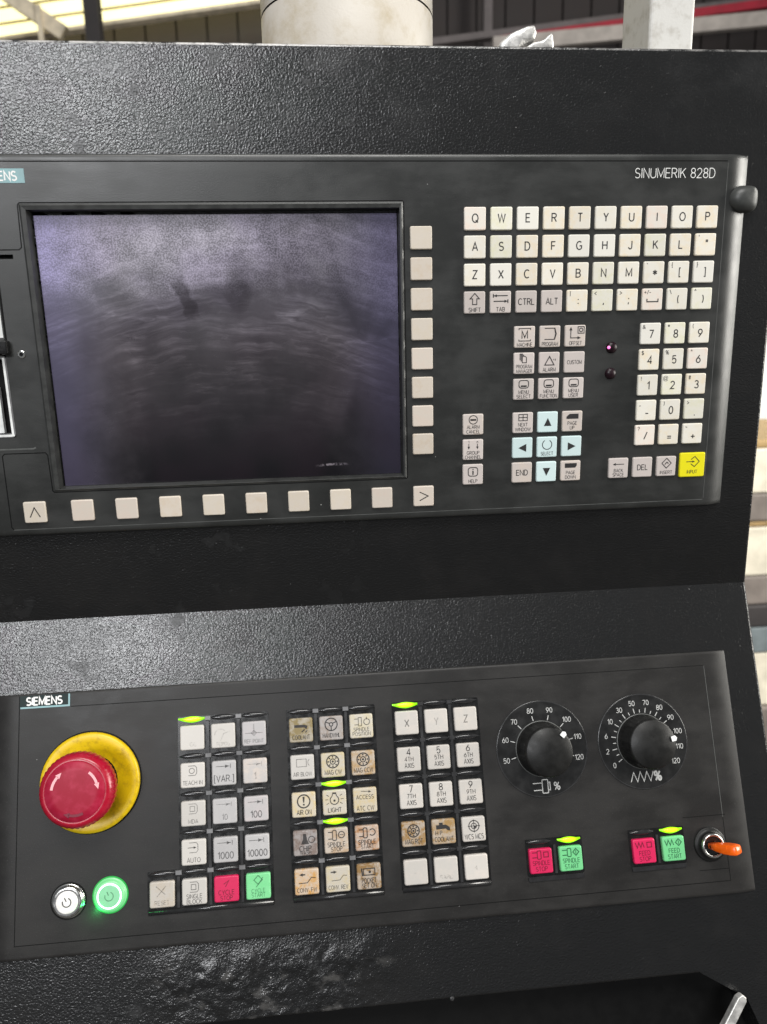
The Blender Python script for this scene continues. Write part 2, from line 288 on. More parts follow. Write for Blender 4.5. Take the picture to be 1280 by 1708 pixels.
class MB:
    def __init__(self): self.v = []; self.f = []
    def add(self, vs, fs):
        o = len(self.v); self.v += [tuple(v) for v in vs]; self.f += [tuple(i + o for i in f) for f in fs]; return self
    def box(self, x0, y0, z0, x1, y1, z1):
        vs = [(x, y, z) for z in (z0, z1) for y in (y0, y1) for x in (x0, x1)]
        return self.add(vs, [(0, 2, 3, 1), (4, 5, 7, 6), (0, 1, 5, 4), (2, 6, 7, 3), (0, 4, 6, 2), (1, 3, 7, 5)])
    def prism(self, poly, z0, z1, inset=0.0, bev=0.0):
        n = len(poly); cx = sum(p[0] for p in poly) / n; cy = sum(p[1] for p in poly) / n
        rings = [[(x, y, z0) for x, y in poly]]
        if bev:
            rings.append([(x, y, z1 - bev) for x, y in poly])
            def ins(x, y):
                d = math.hypot(x - cx, y - cy) or 1; return (x - (x - cx) / d * inset, y - (y - cy) / d * inset)
            rings.append([(*ins(x, y), z1) for x, y in poly])
        else: rings.append([(x, y, z1) for x, y in poly])
        vs = [p for r in rings for p in r]; fs = []
        for k in range(len(rings) - 1):
            for i in range(n):
                j = (i + 1) % n; fs.append((k * n + i, k * n + j, (k + 1) * n + j, (k + 1) * n + i))
        fs.append(tuple((len(rings) - 1) * n + i for i in range(n))); fs.append(tuple(reversed(range(n))))
        return self.add(vs, fs)
    def lathe(self, cx, cy, prof, seg=40, rmod=None, cap=True):
        vs = []; fs = []; n = seg
        for k, (r, z) in enumerate(prof):
            for i in range(n):
                a = 2 * PI * i / n; rr = r if rmod is None else rmod(r, z, i, n)
                vs.append((cx + rr * math.cos(a), cy + rr * math.sin(a), z))
        for k in range(len(prof) - 1):
            for i in range(n):
                j = (i + 1) % n; fs.append((k * n + i, k * n + j, (k + 1) * n + j, (k + 1) * n + i))
        if cap: fs.append(tuple((len(prof) - 1) * n + i for i in range(n)))
        return self.add(vs, fs)
    # flat print -----------------------------------------------------
    def line(self, pts, w, z=0.0, closed=False):
        n = len(pts); L = []; Rr = []
        for i in range(n):
            if closed: a, b, c = pts[i - 1], pts[i], pts[(i + 1) % n]
            else: a, b, c = pts[max(i - 1, 0)], pts[i], pts[min(i + 1, n - 1)]
            def nrm(p, q):
                d = math.hypot(q[0] - p[0], q[1] - p[1])
                return (-(q[1] - p[1]) / d, (q[0] - p[0]) / d) if d > 1e-9 else None
            n1, n2 = nrm(a, b), nrm(b, c)
            n1 = n1 or n2; n2 = n2 or n1
            mx, my = n1[0] + n2[0], n1[1] + n2[1]; m = math.hypot(mx, my)
            if m < 0.3: mx, my, m = n2[0], n2[1], 1.0; k = 1
            else: mx /= m; my /= m; k = min(1.0 / max(mx * n2[0] + my * n2[1], 0.3), 2.5)
            L.append((b[0] + mx * w / 2 * k, b[1] + my * w / 2 * k, z)); Rr.append((b[0] - mx * w / 2 * k, b[1] - my * w / 2 * k, z))
        m = n if closed else n - 1
        return self.add(L + Rr, [(i, n + i, n + (i + 1) % n, (i + 1) % n) for i in range(m)])
    def fill(self, pts, z=0.0):
        return self.add([(x, y, z) for x, y in pts], [tuple(range(len(pts)))])
    def circ(self, x, y, r, w, z=0.0, seg=24, a0=0, a1=360):
        full = abs(a1 - a0) >= 360
        k = seg if full else seg + 1
        pts = [(x + r * math.cos(math.radians(a0 + (a1 - a0) * i / seg)), y + r * math.sin(math.radians(a0 + (a1 - a0) * i / seg))) for i in range(k)]
        return self.line(pts, w, z, closed=full)
    def disc(self, x, y, r, z=0.0, seg=20):
        return self.fill([(x + r * math.cos(2 * PI * i / seg), y + r * math.sin(2 * PI * i / seg)) for i in range(seg)], z)
    def text(self, s, cx, cy, h, maxw=None, z=0.0, bold=0.0, rot=0.0, wide=1.0, slant=0.0):
        if all(ch == ' ' or ch in SF for ch in s): return stroke_text(self, s, cx, cy, h, maxw, z, 0.145 + bold * 4, rot, wide)
        vs, fs, x0, x1 = glyphs(s, bold)
        k = h / CAP; kx = k * wide
        if maxw and (x1 - x0) * kx > maxw: kx = maxw / (x1 - x0)
        mid = (x0 + x1) / 2; c, sn = math.cos(rot), math.sin(rot); out = []
        for (a, b) in vs:
            px, py = (a - mid) * kx + slant * b * k, b * k - h / 2
            out.append((cx + px * c - py * sn, cy + px * sn + py * c, z))
        return self.add(out, fs)
    def build(self, name, mat, parent=None, smooth=False, color=None):
        return obj(name, new_mesh(name, self.v, self.f, smooth), mat, parent, color)

def _arc(cx, cy, rx, ry, a0, a1, n=10):
    return [(cx + rx * math.cos(math.radians(a0 + (a1 - a0) * i / n)), cy + ry * math.sin(math.radians(a0 + (a1 - a0) * i / n))) for i in range(n + 1)]
SF = {
 'A': (.66, [[(0, 0), (.33, 1), (.66, 0)], [(.12, .33), (.54, .33)]]), 'B': (.58, [[(0, .52), (0, 1), (.30, 1)] + _arc(.31, .76, .23, .24, 80, -80, 6) + [(0, .52)], [(.31, .52)] + _arc(.31, .26, .27, .26, 80, -80, 6) + [(.3, 0), (0, 0), (0, .52)]]),
 'C': (.66, [_arc(.36, .5, .36, .5, 48, 312, 14)]), 'D': (.62, [[(0, 0), (0, 1), (.24, 1)] + _arc(.26, .5, .36, .5, 85, -85, 10) + [(.24, 0), (0, 0)]]),
 'E': (.52, [[(.52, 1), (0, 1), (0, 0), (.52, 0)], [(0, .52), (.46, .52)]]), 'F': (.5, [[(.5, 1), (0, 1), (0, 0)], [(0, .5), (.44, .5)]]),
 'G': (.70, [_arc(.37, .5, .37, .5, 48, 318, 14) + [(.68, .2), (.68, .46), (.40, .46)]]), 'H': (.6, [[(0, 0), (0, 1)], [(.6, 0), (.6, 1)], [(0, .52), (.6, .52)]]),
 'I': (.04, [[(.02, 0), (.02, 1)]]), 'J': (.42, [[(.42, 1), (.42, .24)] + _arc(.21, .23, .21, .23, 0, -180, 8)[1:]]), 'K': (.6, [[(0, 0), (0, 1)], [(.56, 1), (.02, .42)], [(.2, .6), (.6, 0)]]),
 'L': (.48, [[(0, 1), (0, 0), (.48, 0)]]), 'M': (.76, [[(0, 0), (0, 1), (.38, .12), (.76, 1), (.76, 0)]]), 'N': (.62, [[(0, 0), (0, 1), (.62, 0), (.62, 1)]]),
 'O': (.74, [_arc(.37, .5, .37, .5, 0, 360, 20)]), 'P': (.54, [[(0, 0), (0, 1), (.28, 1)] + _arc(.29, .74, .25, .26, 80, -80, 6) + [(.28, .48), (0, .48)]]),
 'Q': (.74, [_arc(.37, .5, .37, .5, 0, 360, 20), [(.44, .26), (.74, -.02)]]), 'R': (.58, [[(0, 0), (0, 1), (.30, 1)] + _arc(.31, .75, .25, .25, 80, -80, 6) + [(.3, .5), (0, .5)], [(.30, .5), (.58, 0)]]),
 'S': (.56, [_arc(.28, .745, .25, .255, 30, 262, 10) + _arc(.28, .25, .28, .25, 82, -148, 10)]), 'T': (.58, [[(0, 1), (.58, 1)], [(.29, 1), (.29, 0)]]),
 'U': (.6, [[(0, 1), (0, .3)] + _arc(.3, .3, .3, .3, 180, 360, 10)[1:-1] + [(.6, .3), (.6, 1)]]), 'V': (.62, [[(0, 1), (.31, 0), (.62, 1)]]), 'W': (.92, [[(0, 1), (.23, 0), (.46, .95), (.69, 0), (.92, 1)]]),
 'X': (.6, [[(0, 0), (.6, 1)], [(0, 1), (.6, 0)]]), 'Y': (.6, [[(0, 1), (.3, .46), (.6, 1)], [(.3, .46), (.3, 0)]]), 'Z': (.56, [[(0, 1), (.56, 1), (0, 0), (.56, 0)]]),
 '0': (.54, [_arc(.27, .5, .27, .5, 0, 360, 18)]), '1': (.30, [[(.02, .76), (.26, 1), (.26, 0)]]), '2': (.54, [_arc(.27, .72, .26, .28, 165, -28, 10) + [(0, 0), (.54, 0)]]),
 '3': (.54, [_arc(.26, .76, .23, .24, 155, -80, 9) + _arc(.26, .26, .27, .26, 80, -155, 9)]), '4': (.58, [[(.43, 0), (.43, 1), (0, .28), (.58, .28)]]),
 '5': (.54, [[(.5, 1), (.09, 1), (.04, .50)] + _arc(.27, .33, .27, .33, 132, -150, 10)]), '6': (.54, [_arc(.27, .31, .27, .31, 0, 360, 16), [(.43, 1), (.12, .58), (.01, .36)]]),
 '7': (.52, [[(0, 1), (.52, 1), (.18, 0)]]), '8': (.54, [_arc(.27, .76, .23, .24, 0, 360, 14), _arc(.27, .26, .27, .26, 0, 360, 14)]), '9': (.54, [_arc(.27, .69, .27, .31, 0, 360, 16), [(.11, 0), (.42, .42), (.53, .64)]]),
 '.': (.10, [[(.05, 0), (.05, .13)]]), ',': (.12, [[(.09, .13), (.03, -.16)]]), ':': (.10, [[(.05, .06), (.05, .20)], [(.05, .60), (.05, .74)]]), ';': (.12, [[(.09, .16), (.03, -.12)], [(.08, .60), (.08, .74)]]),
 '-': (.40, [[(0, .42), (.40, .42)]]), '_': (.5, [[(0, 0), (.5, 0)]]), '+': (.56, [[(0, .45), (.56, .45)], [(.28, .17), (.28, .73)]]), '=': (.56, [[(0, .58), (.56, .58)], [(0, .32), (.56, .32)]]), '/': (.42, [[(0, 0), (.42, 1)]]), '\\': (.42, [[(0, 1), (.42, 0)]]),
 '(': (.2, [_arc(.34, .45, .32, .66, 125, 235, 8)]), ')': (.2, [_arc(-.14, .45, .32, .66, 55, -55, 8)]), '[': (.2, [[(.2, 1.05), (0, 1.05), (0, -.15), (.2, -.15)]]), ']': (.2, [[(0, 1.05), (.2, 1.05), (.2, -.15), (0, -.15)]]),
 '<': (.5, [[(.5, .8), (0, .45), (.5, .1)]]), '>': (.5, [[(0, .8), (.5, .45), (0, .1)]]), '"': (.26, [[(.04, 1), (.04, .66)], [(.22, 1), (.22, .66)]]), "'": (.08, [[(.04, 1), (.04, .66)]]), '|': (.06, [[(.03, 1.05), (.03, -.1)]]),
 '*': (.5, [[(.25, .95), (.25, .35)], [(0, .8), (.5, .5)], [(0, .5), (.5, .8)]]), '^': (.4, [[(0, .66), (.2, 1), (.4, .66)]]), '!': (.08, [[(.04, 1), (.04, .3)], [(.04, .12), (.04, 0)]]), '`': (.2, [[(0, 1), (.2, .75)]]), '~': (.5, [[(0, .55), (.15, .66), (.35, .5), (.5, .62)]]),
 '?': (.48, [_arc(.24, .75, .24, .25, 165, -70, 9) + [(.24, .4), (.24, .28)], [(.24, .12), (.24, 0)]]), '%': (.80, [[(.12, 0), (.68, 1)], _arc(.17, .77, .16, .23, 0, 360, 12), _arc(.63, .23, .16, .23, 0, 360, 12)]), '{': (.26, [[(.26, 1.05), (.12, .98), (.12, .55), (0, .45), (.12, .35), (.12, -.08), (.26, -.15)]]), '}': (.26, [[(0, 1.05), (.14, .98), (.14, .55), (.26, .45), (.14, .35), (.14, -.08), (0, -.15)]]),
 '#': (.6, [[(.14, 0), (.24, 1)], [(.38, 0), (.48, 1)], [(0, .33), (.58, .33)], [(.03, .68), (.6, .68)]]), '$': (.56, [_arc(.28, .72, .25, .22, 30, 262, 8) + _arc(.28, .28, .28, .22, 82, -148, 8), [(.28, 1.08), (.28, -.08)]]),
 'n': (.46, [[(0, 0), (0, .7)], [(0, .45)] + _arc(.23, .46, .23, .26, 150, 0, 6) + [(.46, 0)]]), 'i': (.06, [[(.03, 0), (.03, .68)], [(.03, .86), (.03, 1)]]),
}
def stroke_text(mb, s, cx, cy, h, maxw, z, weight, rot, wide):
    gap = 0.20; x = 0.0; strokes = []
    for ch in s:
        if ch == ' ': x += 0.42; continue
        w, st = SF[ch]; strokes += [[(x + a, b) for a, b in q] for q in st]; x += w + gap
    tot = max(x - gap, 0.05); k = h; kx = k * wide
    if maxw and tot * kx > maxw: kx = maxw / tot
    c, sn = math.cos(rot), math.sin(rot); wd = weight * h * min(1.0, 0.45 + 0.55 * kx / k)
    for i, q in enumerate(strokes):
        pts = []
        for a, b in q:
            px, py = (a - tot / 2) * kx, (b - 0.5) * k; pts.append((cx + px * c - py * sn, cy + px * sn + py * c))
        closed = math.hypot(pts[0][0] - pts[-1][0], pts[0][1] - pts[-1][1]) < 1e-6
        mb.line(pts[:-1] if closed else pts, wd, z + 0.006 * (i % 5), closed)
    return mb
_gl = {}
def glyphs(s, bold=0.0):
    if (s, bold) in _gl: return _gl[(s, bold)]
    cu = bpy.data.curves.new('lettering_source', 'FONT'); cu.body = s; cu.size = 1.0; cu.resolution_u = 3; cu.fill_mode = 'FRONT'; cu.offset = bold
    o = bpy.data.objects.new('lettering_source', cu)
    me = bpy.data.meshes.new_from_object(o)
    vs = [(v.co.x, v.co.y) for v in me.vertices]; fs = [tuple(p.vertices) for p in me.polygons]
    bpy.data.objects.remove(o); bpy.data.curves.remove(cu); bpy.data.meshes.remove(me)
    xs = [v[0] for v in vs] or [0, 1]
    _gl[(s, bold)] = (vs, fs, min(xs), max(xs)); return _gl[(s, bold)]
CAP = 1.0
CAP = max(v[1] for v in glyphs('H')[0])

def obj(name, me, mat, parent=None, color=None):
    o = bpy.data.objects.new(name, me); C.objects.link(o)
    if mat is not None and not me.materials: me.materials.append(M[mat] if isinstance(mat, str) else mat)
    if parent is not None: o.parent = parent
    if color: o.color = color
    return o
def thing(name, label, cat, loc=(0, 0, 0), rot=(0, 0, 0), group=None):
    o = bpy.data.objects.new(name, None); C.objects.link(o); o.location = loc; o.rotation_euler = rot
    o.empty_display_size = 0.05
    return tag(o, label, cat, group)
def tag(o, label, cat, group=None):
    o['label'] = label; o['category'] = cat
    if group: o['group'] = group
    return o
def struct(o): o['kind'] = 'structure'; return o
def bevel(o, w, seg=2):
    m = o.modifiers.new('bevel', 'BEVEL'); m.width = w * S; m.segments = seg; m.limit_method = 'ANGLE'; m.angle_limit = math.radians(35); m.harden_normals = False
    return o
def rrect(x0, y0, x1, y1, r, seg=4):
    pts = []
    for cx, cy, a in ((x1 - r, y1 - r, 0), (x0 + r, y1 - r, 90), (x0 + r, y0 + r, 180), (x1 - r, y0 + r, 270)):
        for i in range(seg + 1):
            t = math.radians(a + 90 * i / seg); pts.append((cx + r * math.cos(t), cy + r * math.sin(t)))
    return pts

TILT = math.radians(22.738)
L0 = (1.4245, -281.726, 44.820)           # centre of the lower panel in the frame of the upper one (mm)
def vn(s, d): # point on the lower plane, s up along it, d out of it -> (y, z) in the upper frame
    return (L0[1] + s * math.cos(TILT) + d * math.sin(TILT), L0[2] - s * math.sin(TILT) + d * math.cos(TILT))
UP_LOC = (0, 0, BASE_Z); UP_ROT = (PI / 2, 0, 0)
LOW_LOC = (L0[0] * S, -L0[2] * S, BASE_Z + L0[1] * S); LOW_ROT = (PI / 2 - TILT, 0, 0)

# ------------------------------------------------------------------ the cabinet
def cabinet():
    t = thing('console_cabinet', 'black textured steel operator console holding screen panel above and button panel below', 'cabinet', UP_LOC, UP_ROT)
    X0, X1 = -265.5, 265.7
    yb, zb = vn(-124.5, -3.1)
    prof = [(169.5, -6.0), (-168.5, -6.0), (yb, zb), (yb - 4, zb - 14), (yb - 2, -190), (169.5, -190)]
    n = len(prof)
    vs = [(X0, y, z) for y, z in prof] + [(X1, y, z) for y, z in prof]
    fs = [(i, (i + 1) % n, n + (i + 1) % n, n + i) for i in range(n)] + [tuple(range(n - 1, -1, -1)), tuple(range(n, 2 * n))]
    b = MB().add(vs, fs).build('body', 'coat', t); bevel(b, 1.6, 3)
    # right-hand apron running further down beside the recess
    poly = [(196.0, -121.5), (200.0, -124.6), (228.0, -141.5), (246.0, -190.0), (264.2, -190.0), (264.2, -121.5)]
    vs = []
    for d in (-3.04, -30.0):
        vs += [(x, *vn(s, d)) for x, s in poly]
    m = len(poly)
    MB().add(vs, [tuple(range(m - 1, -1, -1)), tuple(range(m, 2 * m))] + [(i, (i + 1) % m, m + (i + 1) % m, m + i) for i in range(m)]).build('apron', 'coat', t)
    # black sheet behind the gap under the edge, standing in for its shade
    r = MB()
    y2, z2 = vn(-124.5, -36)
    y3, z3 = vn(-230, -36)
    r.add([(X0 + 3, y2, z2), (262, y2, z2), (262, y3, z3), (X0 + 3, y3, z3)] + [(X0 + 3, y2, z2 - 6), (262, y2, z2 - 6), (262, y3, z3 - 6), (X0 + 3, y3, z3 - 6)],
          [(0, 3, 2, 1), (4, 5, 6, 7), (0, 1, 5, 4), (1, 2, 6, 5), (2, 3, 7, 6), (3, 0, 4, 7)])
    r.build('recess_shade_sheet', 'seam', t)
    # a raised nick of bare paint on the bottom edge
    y4, z4 = vn(-124.0, -3.0)
    ch = MB().lathe(37, 0, [(1.5, 0), (1.3, 0.4), (0.6, 0.7)], 7).build('weld_spatter', 'divider', t); ch.location = (0, y4 * S, z4 * S); ch.rotation_euler = (-TILT, 0, 0)
cabinet()

# ------------------------------------------------------------------ shared shapes
def keycap(s, h, r=0.9, b=0.55, sy=None):
    sy = sy or s
    rings = [(0, 0, r), (0, h - b, r), (b * 0.35, h - b * 0.35, r), (b, h, r * 0.9)]
    vs = []; fs = []; seg = 3; n = 4 * (seg + 1)
    for ins, z, rr in rings:
        vs += [(x, y, z) for x, y in rrect(-s / 2 + ins, -sy / 2 + ins, s / 2 - ins, sy / 2 - ins, rr, seg)]
    for k in range(len(rings) - 1):
        for i in range(n):
            j = (i + 1) % n; fs.append((k * n + i, k * n + j, (k + 1) * n + j, (k + 1) * n + i))
    fs.append(tuple((len(rings) - 1) * n + i for i in range(n)))
    me = new_mesh('keycap', vs, fs)
    for p in me.polygons[:-1]: p.use_smooth = True
    return me
def grid_plate(xs, ys, hf, holes, zbase):
    vs = []; idx = {}; fs = []
    for i, x in enumerate(xs):
        for j, y in enumerate(ys): idx[(i, j)] = len(vs); vs.append((x, y, hf(x, y)))
    for i in range(len(xs) - 1):
        for j in range(len(ys) - 1):
            cx, cy = (xs[i] + xs[i + 1]) / 2, (ys[j] + ys[j + 1]) / 2
            if any(a < cx < b and c < cy < d for a, c, b, d in holes): continue
            fs.append((idx[(i, j)], idx[(i + 1, j)], idx[(i + 1, j + 1)], idx[(i, j + 1)]))
    # skirt down to the cabinet
    rim = [(i, 0) for i in range(len(xs))] + [(len(xs) - 1, j) for j in range(1, len(ys))] + [(i, len(ys) - 1) for i in range(len(xs) - 2, -1, -1)] + [(0, j) for j in range(len(ys) - 2, 0, -1)]
    lo = []
    for k in rim:
        v = vs[idx[k]]; lo.append(len(vs)); vs.append((v[0], v[1], zbase))
    for a in range(len(rim)):
        b = (a + 1) % len(rim); fs.append((idx[rim[b]], idx[rim[a]], lo[a], lo[b]))
    return vs, fs
def face_height(hw, hh, th, side=14.0, edge=3.0, lip=1.3):
    def h(x, y):
        z = 0.0; ax = abs(x); ay = abs(y)
        if ax > hw - side:
            q = min((ax - hw + side) / side, 1.0); z -= (th - 0.6) * q * q
        if ay > hh - edge:
            q = min((ay - hh + edge) / edge, 1.0); z -= lip * (1 - math.sqrt(max(0, 1 - q * q * 0.98)))
        return max(z, -th + 0.3)
    return h
def arclist(hw, side, extra=()):
    xs = [hw - side + side * math.sin(PI / 2 * k / 8) for k in range(9)]
    return sorted(set([round(v, 3) for v in xs] + [round(-v, 3) for v in xs] + list(extra)))

# ------------------------------------------------------------------ legends
def arrow_head(m, x, y, dx, dy, s):
    px, py = -dy, dx
    m.fill([(x, y), (x - dx * s + px * s * 0.45, y - dy * s + py * s * 0.45), (x - dx * s - px * s * 0.45, y - dy * s - py * s * 0.45)])
def legend(items, z):
    m = MB()
    for n_, it in enumerate(items):
        k = it[0]; v0 = len(m.v)
        if k == 't': m.text(it[1], it[2], it[3], it[4], it[5] if len(it) > 5 else None, bold=it[6] if len(it) > 6 else 0.0)
        elif k == 'l': m.line(it[1], it[2])
        elif k == 'p': m.line(it[1], it[2], closed=True)
        elif k == 'f': m.fill(it[1])
        elif k == 'c': m.circ(it[1], it[2], it[3], it[4], a0=it[5] if len(it) > 5 else 0, a1=it[6] if len(it) > 6 else 360)
        elif k == 'd': m.disc(it[1], it[2], it[3])
        elif k == 'a': arrow_head(m, *it[1:])
        if k != 't':
            for i_ in range(v0, len(m.v)): m.v[i_] = (m.v[i_][0], m.v[i_][1], 0.03 + 0.006 * (n_ % 6))
    m.v = [(x, y, z + q) for x, y, q in m.v]
    return m
def rect(x0, y0, x1, y1): return [(x0, y0), (x1, y0), (x1, y1), (x0, y1)]

# ------------------------------------------------------------------ upper panel
def upper_panel():
    t = thing('screen_control_panel', 'wide black panel with dusty dark screen, ivory letter keys and soft keys', 'control panel', UP_LOC, UP_ROT)
    HW, HH, TH = 241.5, 110.0, 6.0
    OX0, OX1, OY0, OY1 = -191.2, 22.9, -81.6, 80.4           # screen opening
    xs = arclist(HW, 14.0, (OX0, OX1, -212.6, -201.2, -100, -30, 90, 160))
    ys = arclist(HH, 3.0, (OY0, OY1, -48.6, 0.2, 8.2, 53.9, 56.4, 30, -20, 100, -100))
    holes = [(OX0, OY0, OX1, OY1), (-300, -48.6, -212.6, 8.2), (-300, 53.9, -201.2, 56.4)]
    vs, fs = grid_plate(xs, ys, face_height(HW, HH, TH), holes, -TH)
    fp = MB().add(vs, fs).build('faceplate', 'face', t, smooth=False)
    for p in fp.data.polygons: p.use_smooth = abs(p.normal.z) > 0.05
    # bezel ring around the screen
    o = (-194.7, -82.9, 24.9, 83.7); a = (-193.6, -81.9, 24.0, 82.6); i1 = (OX0, OY0, OX1, OY1); d = (OX0 + 0.8, OY0 + 0.9, OX1 - 0.8, OY1 - 0.5)
    rings = [(o, 0.02), (a, 0.7), (i1, 0.35), (d, -6.0)]
    v2 = []; f2 = []
    for (x0, y0, x1, y1), z in rings: v2 += [(x0, y0, z), (x1, y0, z), (x1, y1, z), (x0, y1, z)]
    for k in range(3):
        for i in range(4): j = (i + 1) % 4; f2.append((k * 4 + i, k * 4 + j, k * 4 + 4 + j, k * 4 + 4 + i))
    MB().add(v2, f2).build('screen_bezel', 'frame', t)
    MB().box(OX0 - 1, OY0 - 1, -9, OX1 + 1, OY1 + 1, -6.0).build('screen_backing', 'lcd_border', t)
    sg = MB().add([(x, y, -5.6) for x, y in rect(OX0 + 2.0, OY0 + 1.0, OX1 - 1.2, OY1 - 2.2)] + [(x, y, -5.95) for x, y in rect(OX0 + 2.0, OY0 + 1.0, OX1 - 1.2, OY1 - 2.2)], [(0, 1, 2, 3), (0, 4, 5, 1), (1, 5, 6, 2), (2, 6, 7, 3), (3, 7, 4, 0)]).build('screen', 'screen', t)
    sg['label'] = 'dark screen glass covered with a wiped film of dust'
    # seams of the overlay film
    def seam(pts, w=0.62, closed=False, mat='seam', z=0.07, name='seam'): MB().line(pts, w, z, closed).build(name, mat, t)
    seam([(-236, 106.0), (225.6, 106.0)])
    seam([(225.9, 105.0), (226.1, -104.6)], 0.35, mat='edge_line', name='overlay_edge')
    seam([(225.6, -105.7), (-221.2, -106.2)], 0.4, mat='edge_line', name='overlay_edge')
    seam([(-240, 58.9), (-197.4, 58.9), (-195.9, 60.2), (-195.3, 83.0), (-194.2, 84.2), (24.6, 84.2), (25.4, 83.4), (25.4, -82.6), (24.6, -83.4), (-194.4, -83.4), (-195.3, -82.4), (-195.7, -60.2), (-196.8, -58.6), (-220.8, -58.6), (-222.2, -60.0), (-222.4, -104.6), (-221.2, -105.9)], 0.62)
    MB().line([(-240, -55.9), (-203.5, -55.9), (-202.0, -55.2)], 0.9, 0.09).build('ridge', 'edge_line', t)
    # interface slot, door and card reader at the left
    MB().box(-240, 53.9, -4.5, -201.2, 56.4, -4.0).build('slot_floor', 'seam', t)
    dr = MB().prism(rrect(-239, 8.6, -211.6, 52.5, 1.0), 0.02, 0.8).build('interface_door', 'face', t)
    MB().line([(-211.0, 52.0), (-211.0, 8.2)], 0.9, 0.06).build('seam', 'seam', t)
    MB().box(-238, 10.0, 0.8, -212.2, 31.5, 0.95).build('sticker', 'whitepart', dr)
    lt = MB().box(-240, 0.4, -3.0, -209.4, 8.4, 5.0).build('latch', 'black', t); bevel(lt, 0.8, 2)
    MB().box(-241, -48.8, -5.8, -212.0, 8.4, -5.2).build('reader_floor', 'seam', t)
    rim = MB()
    ro = rrect(-239, -48.6, -212.6, -0.2, 2.4); ri = rrect(-236.6, -46.4, -214.7, -2.2, 1.2)
    k = len(ro)
    rim.add([(x, y, -4.6) for x, y in ro] + [(x, y, 0.35) for x, y in ro] + [(x, y, 0.35) for x, y in ri] + [(x, y, -4.6) for x, y in ri],
            [(r * k + i, r * k + (i + 1) % k, (r + 1) * k + (i + 1) % k, (r + 1) * k + i) for r in range(3) for i in range(k)])
    rm = rim.build('reader_rim', 'joint', t)
    MB().line([(-214.1, -1.5), (-214.1, -45.6), (-213.9, -47.3), (-216, -47.5), (-238, -47.5)], 1.3, 0.45).build('rim_edge', 'whitepart', rm)
    MB().prism(rect(-235, -46.0, -219.6, -19.0), -4.6, -1.4).build('card', 'whitepart', t)
    sc = MB().lathe(-203.4, 0.2, [(2.3, 0.02), (2.3, 0.45), (1.9, 0.7), (1.15, 0.7), (1.0, 0.1)], 18).build('screw', 'metal', t, smooth=False)
    MB().disc(-203.4, 0.2, 1.02, 0.12).build('socket', 'seam', sc)
    # lettering
    MB().text('SINUMERIK 828D', 192.5, 99.1, 5.4, 55.2, z=0.08, bold=-0.017).build('lettering', 'inkwhite', t, color=(1, 1, 1, 0.0))
    bd = MB().prism(rect(-220.2, 94.6, -189.6, 102.2), 0.02, 0.25).build('brand_badge', 'badge', t)
    MB().text('SIEMENS', -204.9, 98.3, 4.6, 26.0, z=0.32, bold=0.010).build('lettering', 'inkwhite', bd, color=(1, 1, 1, 0.0))
    # corner cap
    m = MB(); U, V = 28, 14
    vs = []; fs = []
    for j in range(V + 1):
        ph = PI * j / V - PI / 2
        for i in range(U):
            th = 2 * PI * i / U; c, s_ = math.cos(th), math.sin(th)
            e = 0.42 if c > 0 else 1.0
            x = math.copysign(abs(c) ** e, c) * math.cos(ph) ** 0.7; y = math.copysign(abs(s_) ** (0.75 if c > 0 else 1.0), s_) * math.cos(ph) ** 0.7
            vs.append((237.6 + x * 9.6, 84.2 + y * 8.0, -2.5 + math.sin(ph) * 7.0))
    for j in range(V):
        for i in range(U): fs.append((j * U + i, j * U + (i + 1) % U, (j + 1) * U + (i + 1) % U, (j + 1) * U + i))
    m.add(vs, fs).build('corner_cap', 'rubber', t, smooth=True)
    # status lamps
    for y, lit in ((-4.0, True), (-20.3, False)):
        l = MB().lathe(157.3, y, [(3.7, 0.02), (3.6, 0.4), (3.3, 1.0), (2.4, 1.7), (1.1, 2.1), (0.1, 2.2)], 24).build('status_lamp', 'ledlens', t, smooth=True)
        if lit: MB().lathe(155.1, y + 0.1, [(1.0, 1.0), (1.05, 1.6), (0.7, 2.0), (0.1, 2.15)], 14).build('lit_chip', 'litpink', l, smooth=True)
    # keys -------------------------------------------------------
    H = 1.7; cap = keycap(13.2, H); capI = keycap(17.3, H, sy=16.2)
    meshes = {}
    def key(x, y, mat, items, name='key', me=None, label=None, stain=None):
        kk = (mat, id(me or cap))
        if kk not in meshes: meshes[kk] = (me or cap).copy()
        st = stain or random.choice([((0.78, 0.62, 0.38, 0.5)), (0.66, 0.64, 0.34, 0.42), (0.84, 0.58, 0.46, 0.42), (0.74, 0.72, 0.66, 0.30), (0.70, 0.60, 0.40, 0.35)])
        o = obj(name, meshes[kk], mat, t, st); o.location = (x * S, y * S, 0)
        if label: o['label'] = label
        if items: legend(items, H + 0.06).build('legend', 'ink', o, color=(1, 1, 1, 0.06))
        return o
    T = lambda s, h=5.2, x=0, y=0, w=11.5, b=0.0: ('t', s, x, y, h, w, b)
    sm = lambda s: ('t', s, -4.6, 4.3, 2.6, 3.6)
    rows = ['QWERTYUIOP', 'ASDFGHJKL', 'ZXCVBNM']
    for r, row in enumerate(rows):
        for c, ch in enumerate(row): key(68.3 + 16.22 * c, 73.65 - 16.2 * r, 'key', [T(ch, 4.7, y=0.2)], 'letter_key')
    def sym(c, r, big, small, h=4.4, dy=0.0): key(68.3 + 16.22 * c, 73.65 - 16.2 * r, 'key', [('t', big, 0.6, dy, h, 6)] + ([sm(small)] if small else []), 'symbol_key')
    sym(9, 1, '"', "'", 4.6, 0.6)
    sym(7, 2, '*', "`", 5.0, -0.8); sym(8, 2, '[', '{'); sym(9, 2, ']', '}')
    sym(4, 3, ':', '|'); sym(5, 3, ',', '<'); sym(6, 3, ';', '>'); sym(8, 3, '(', '\\'); sym(9, 3, ')', '^')
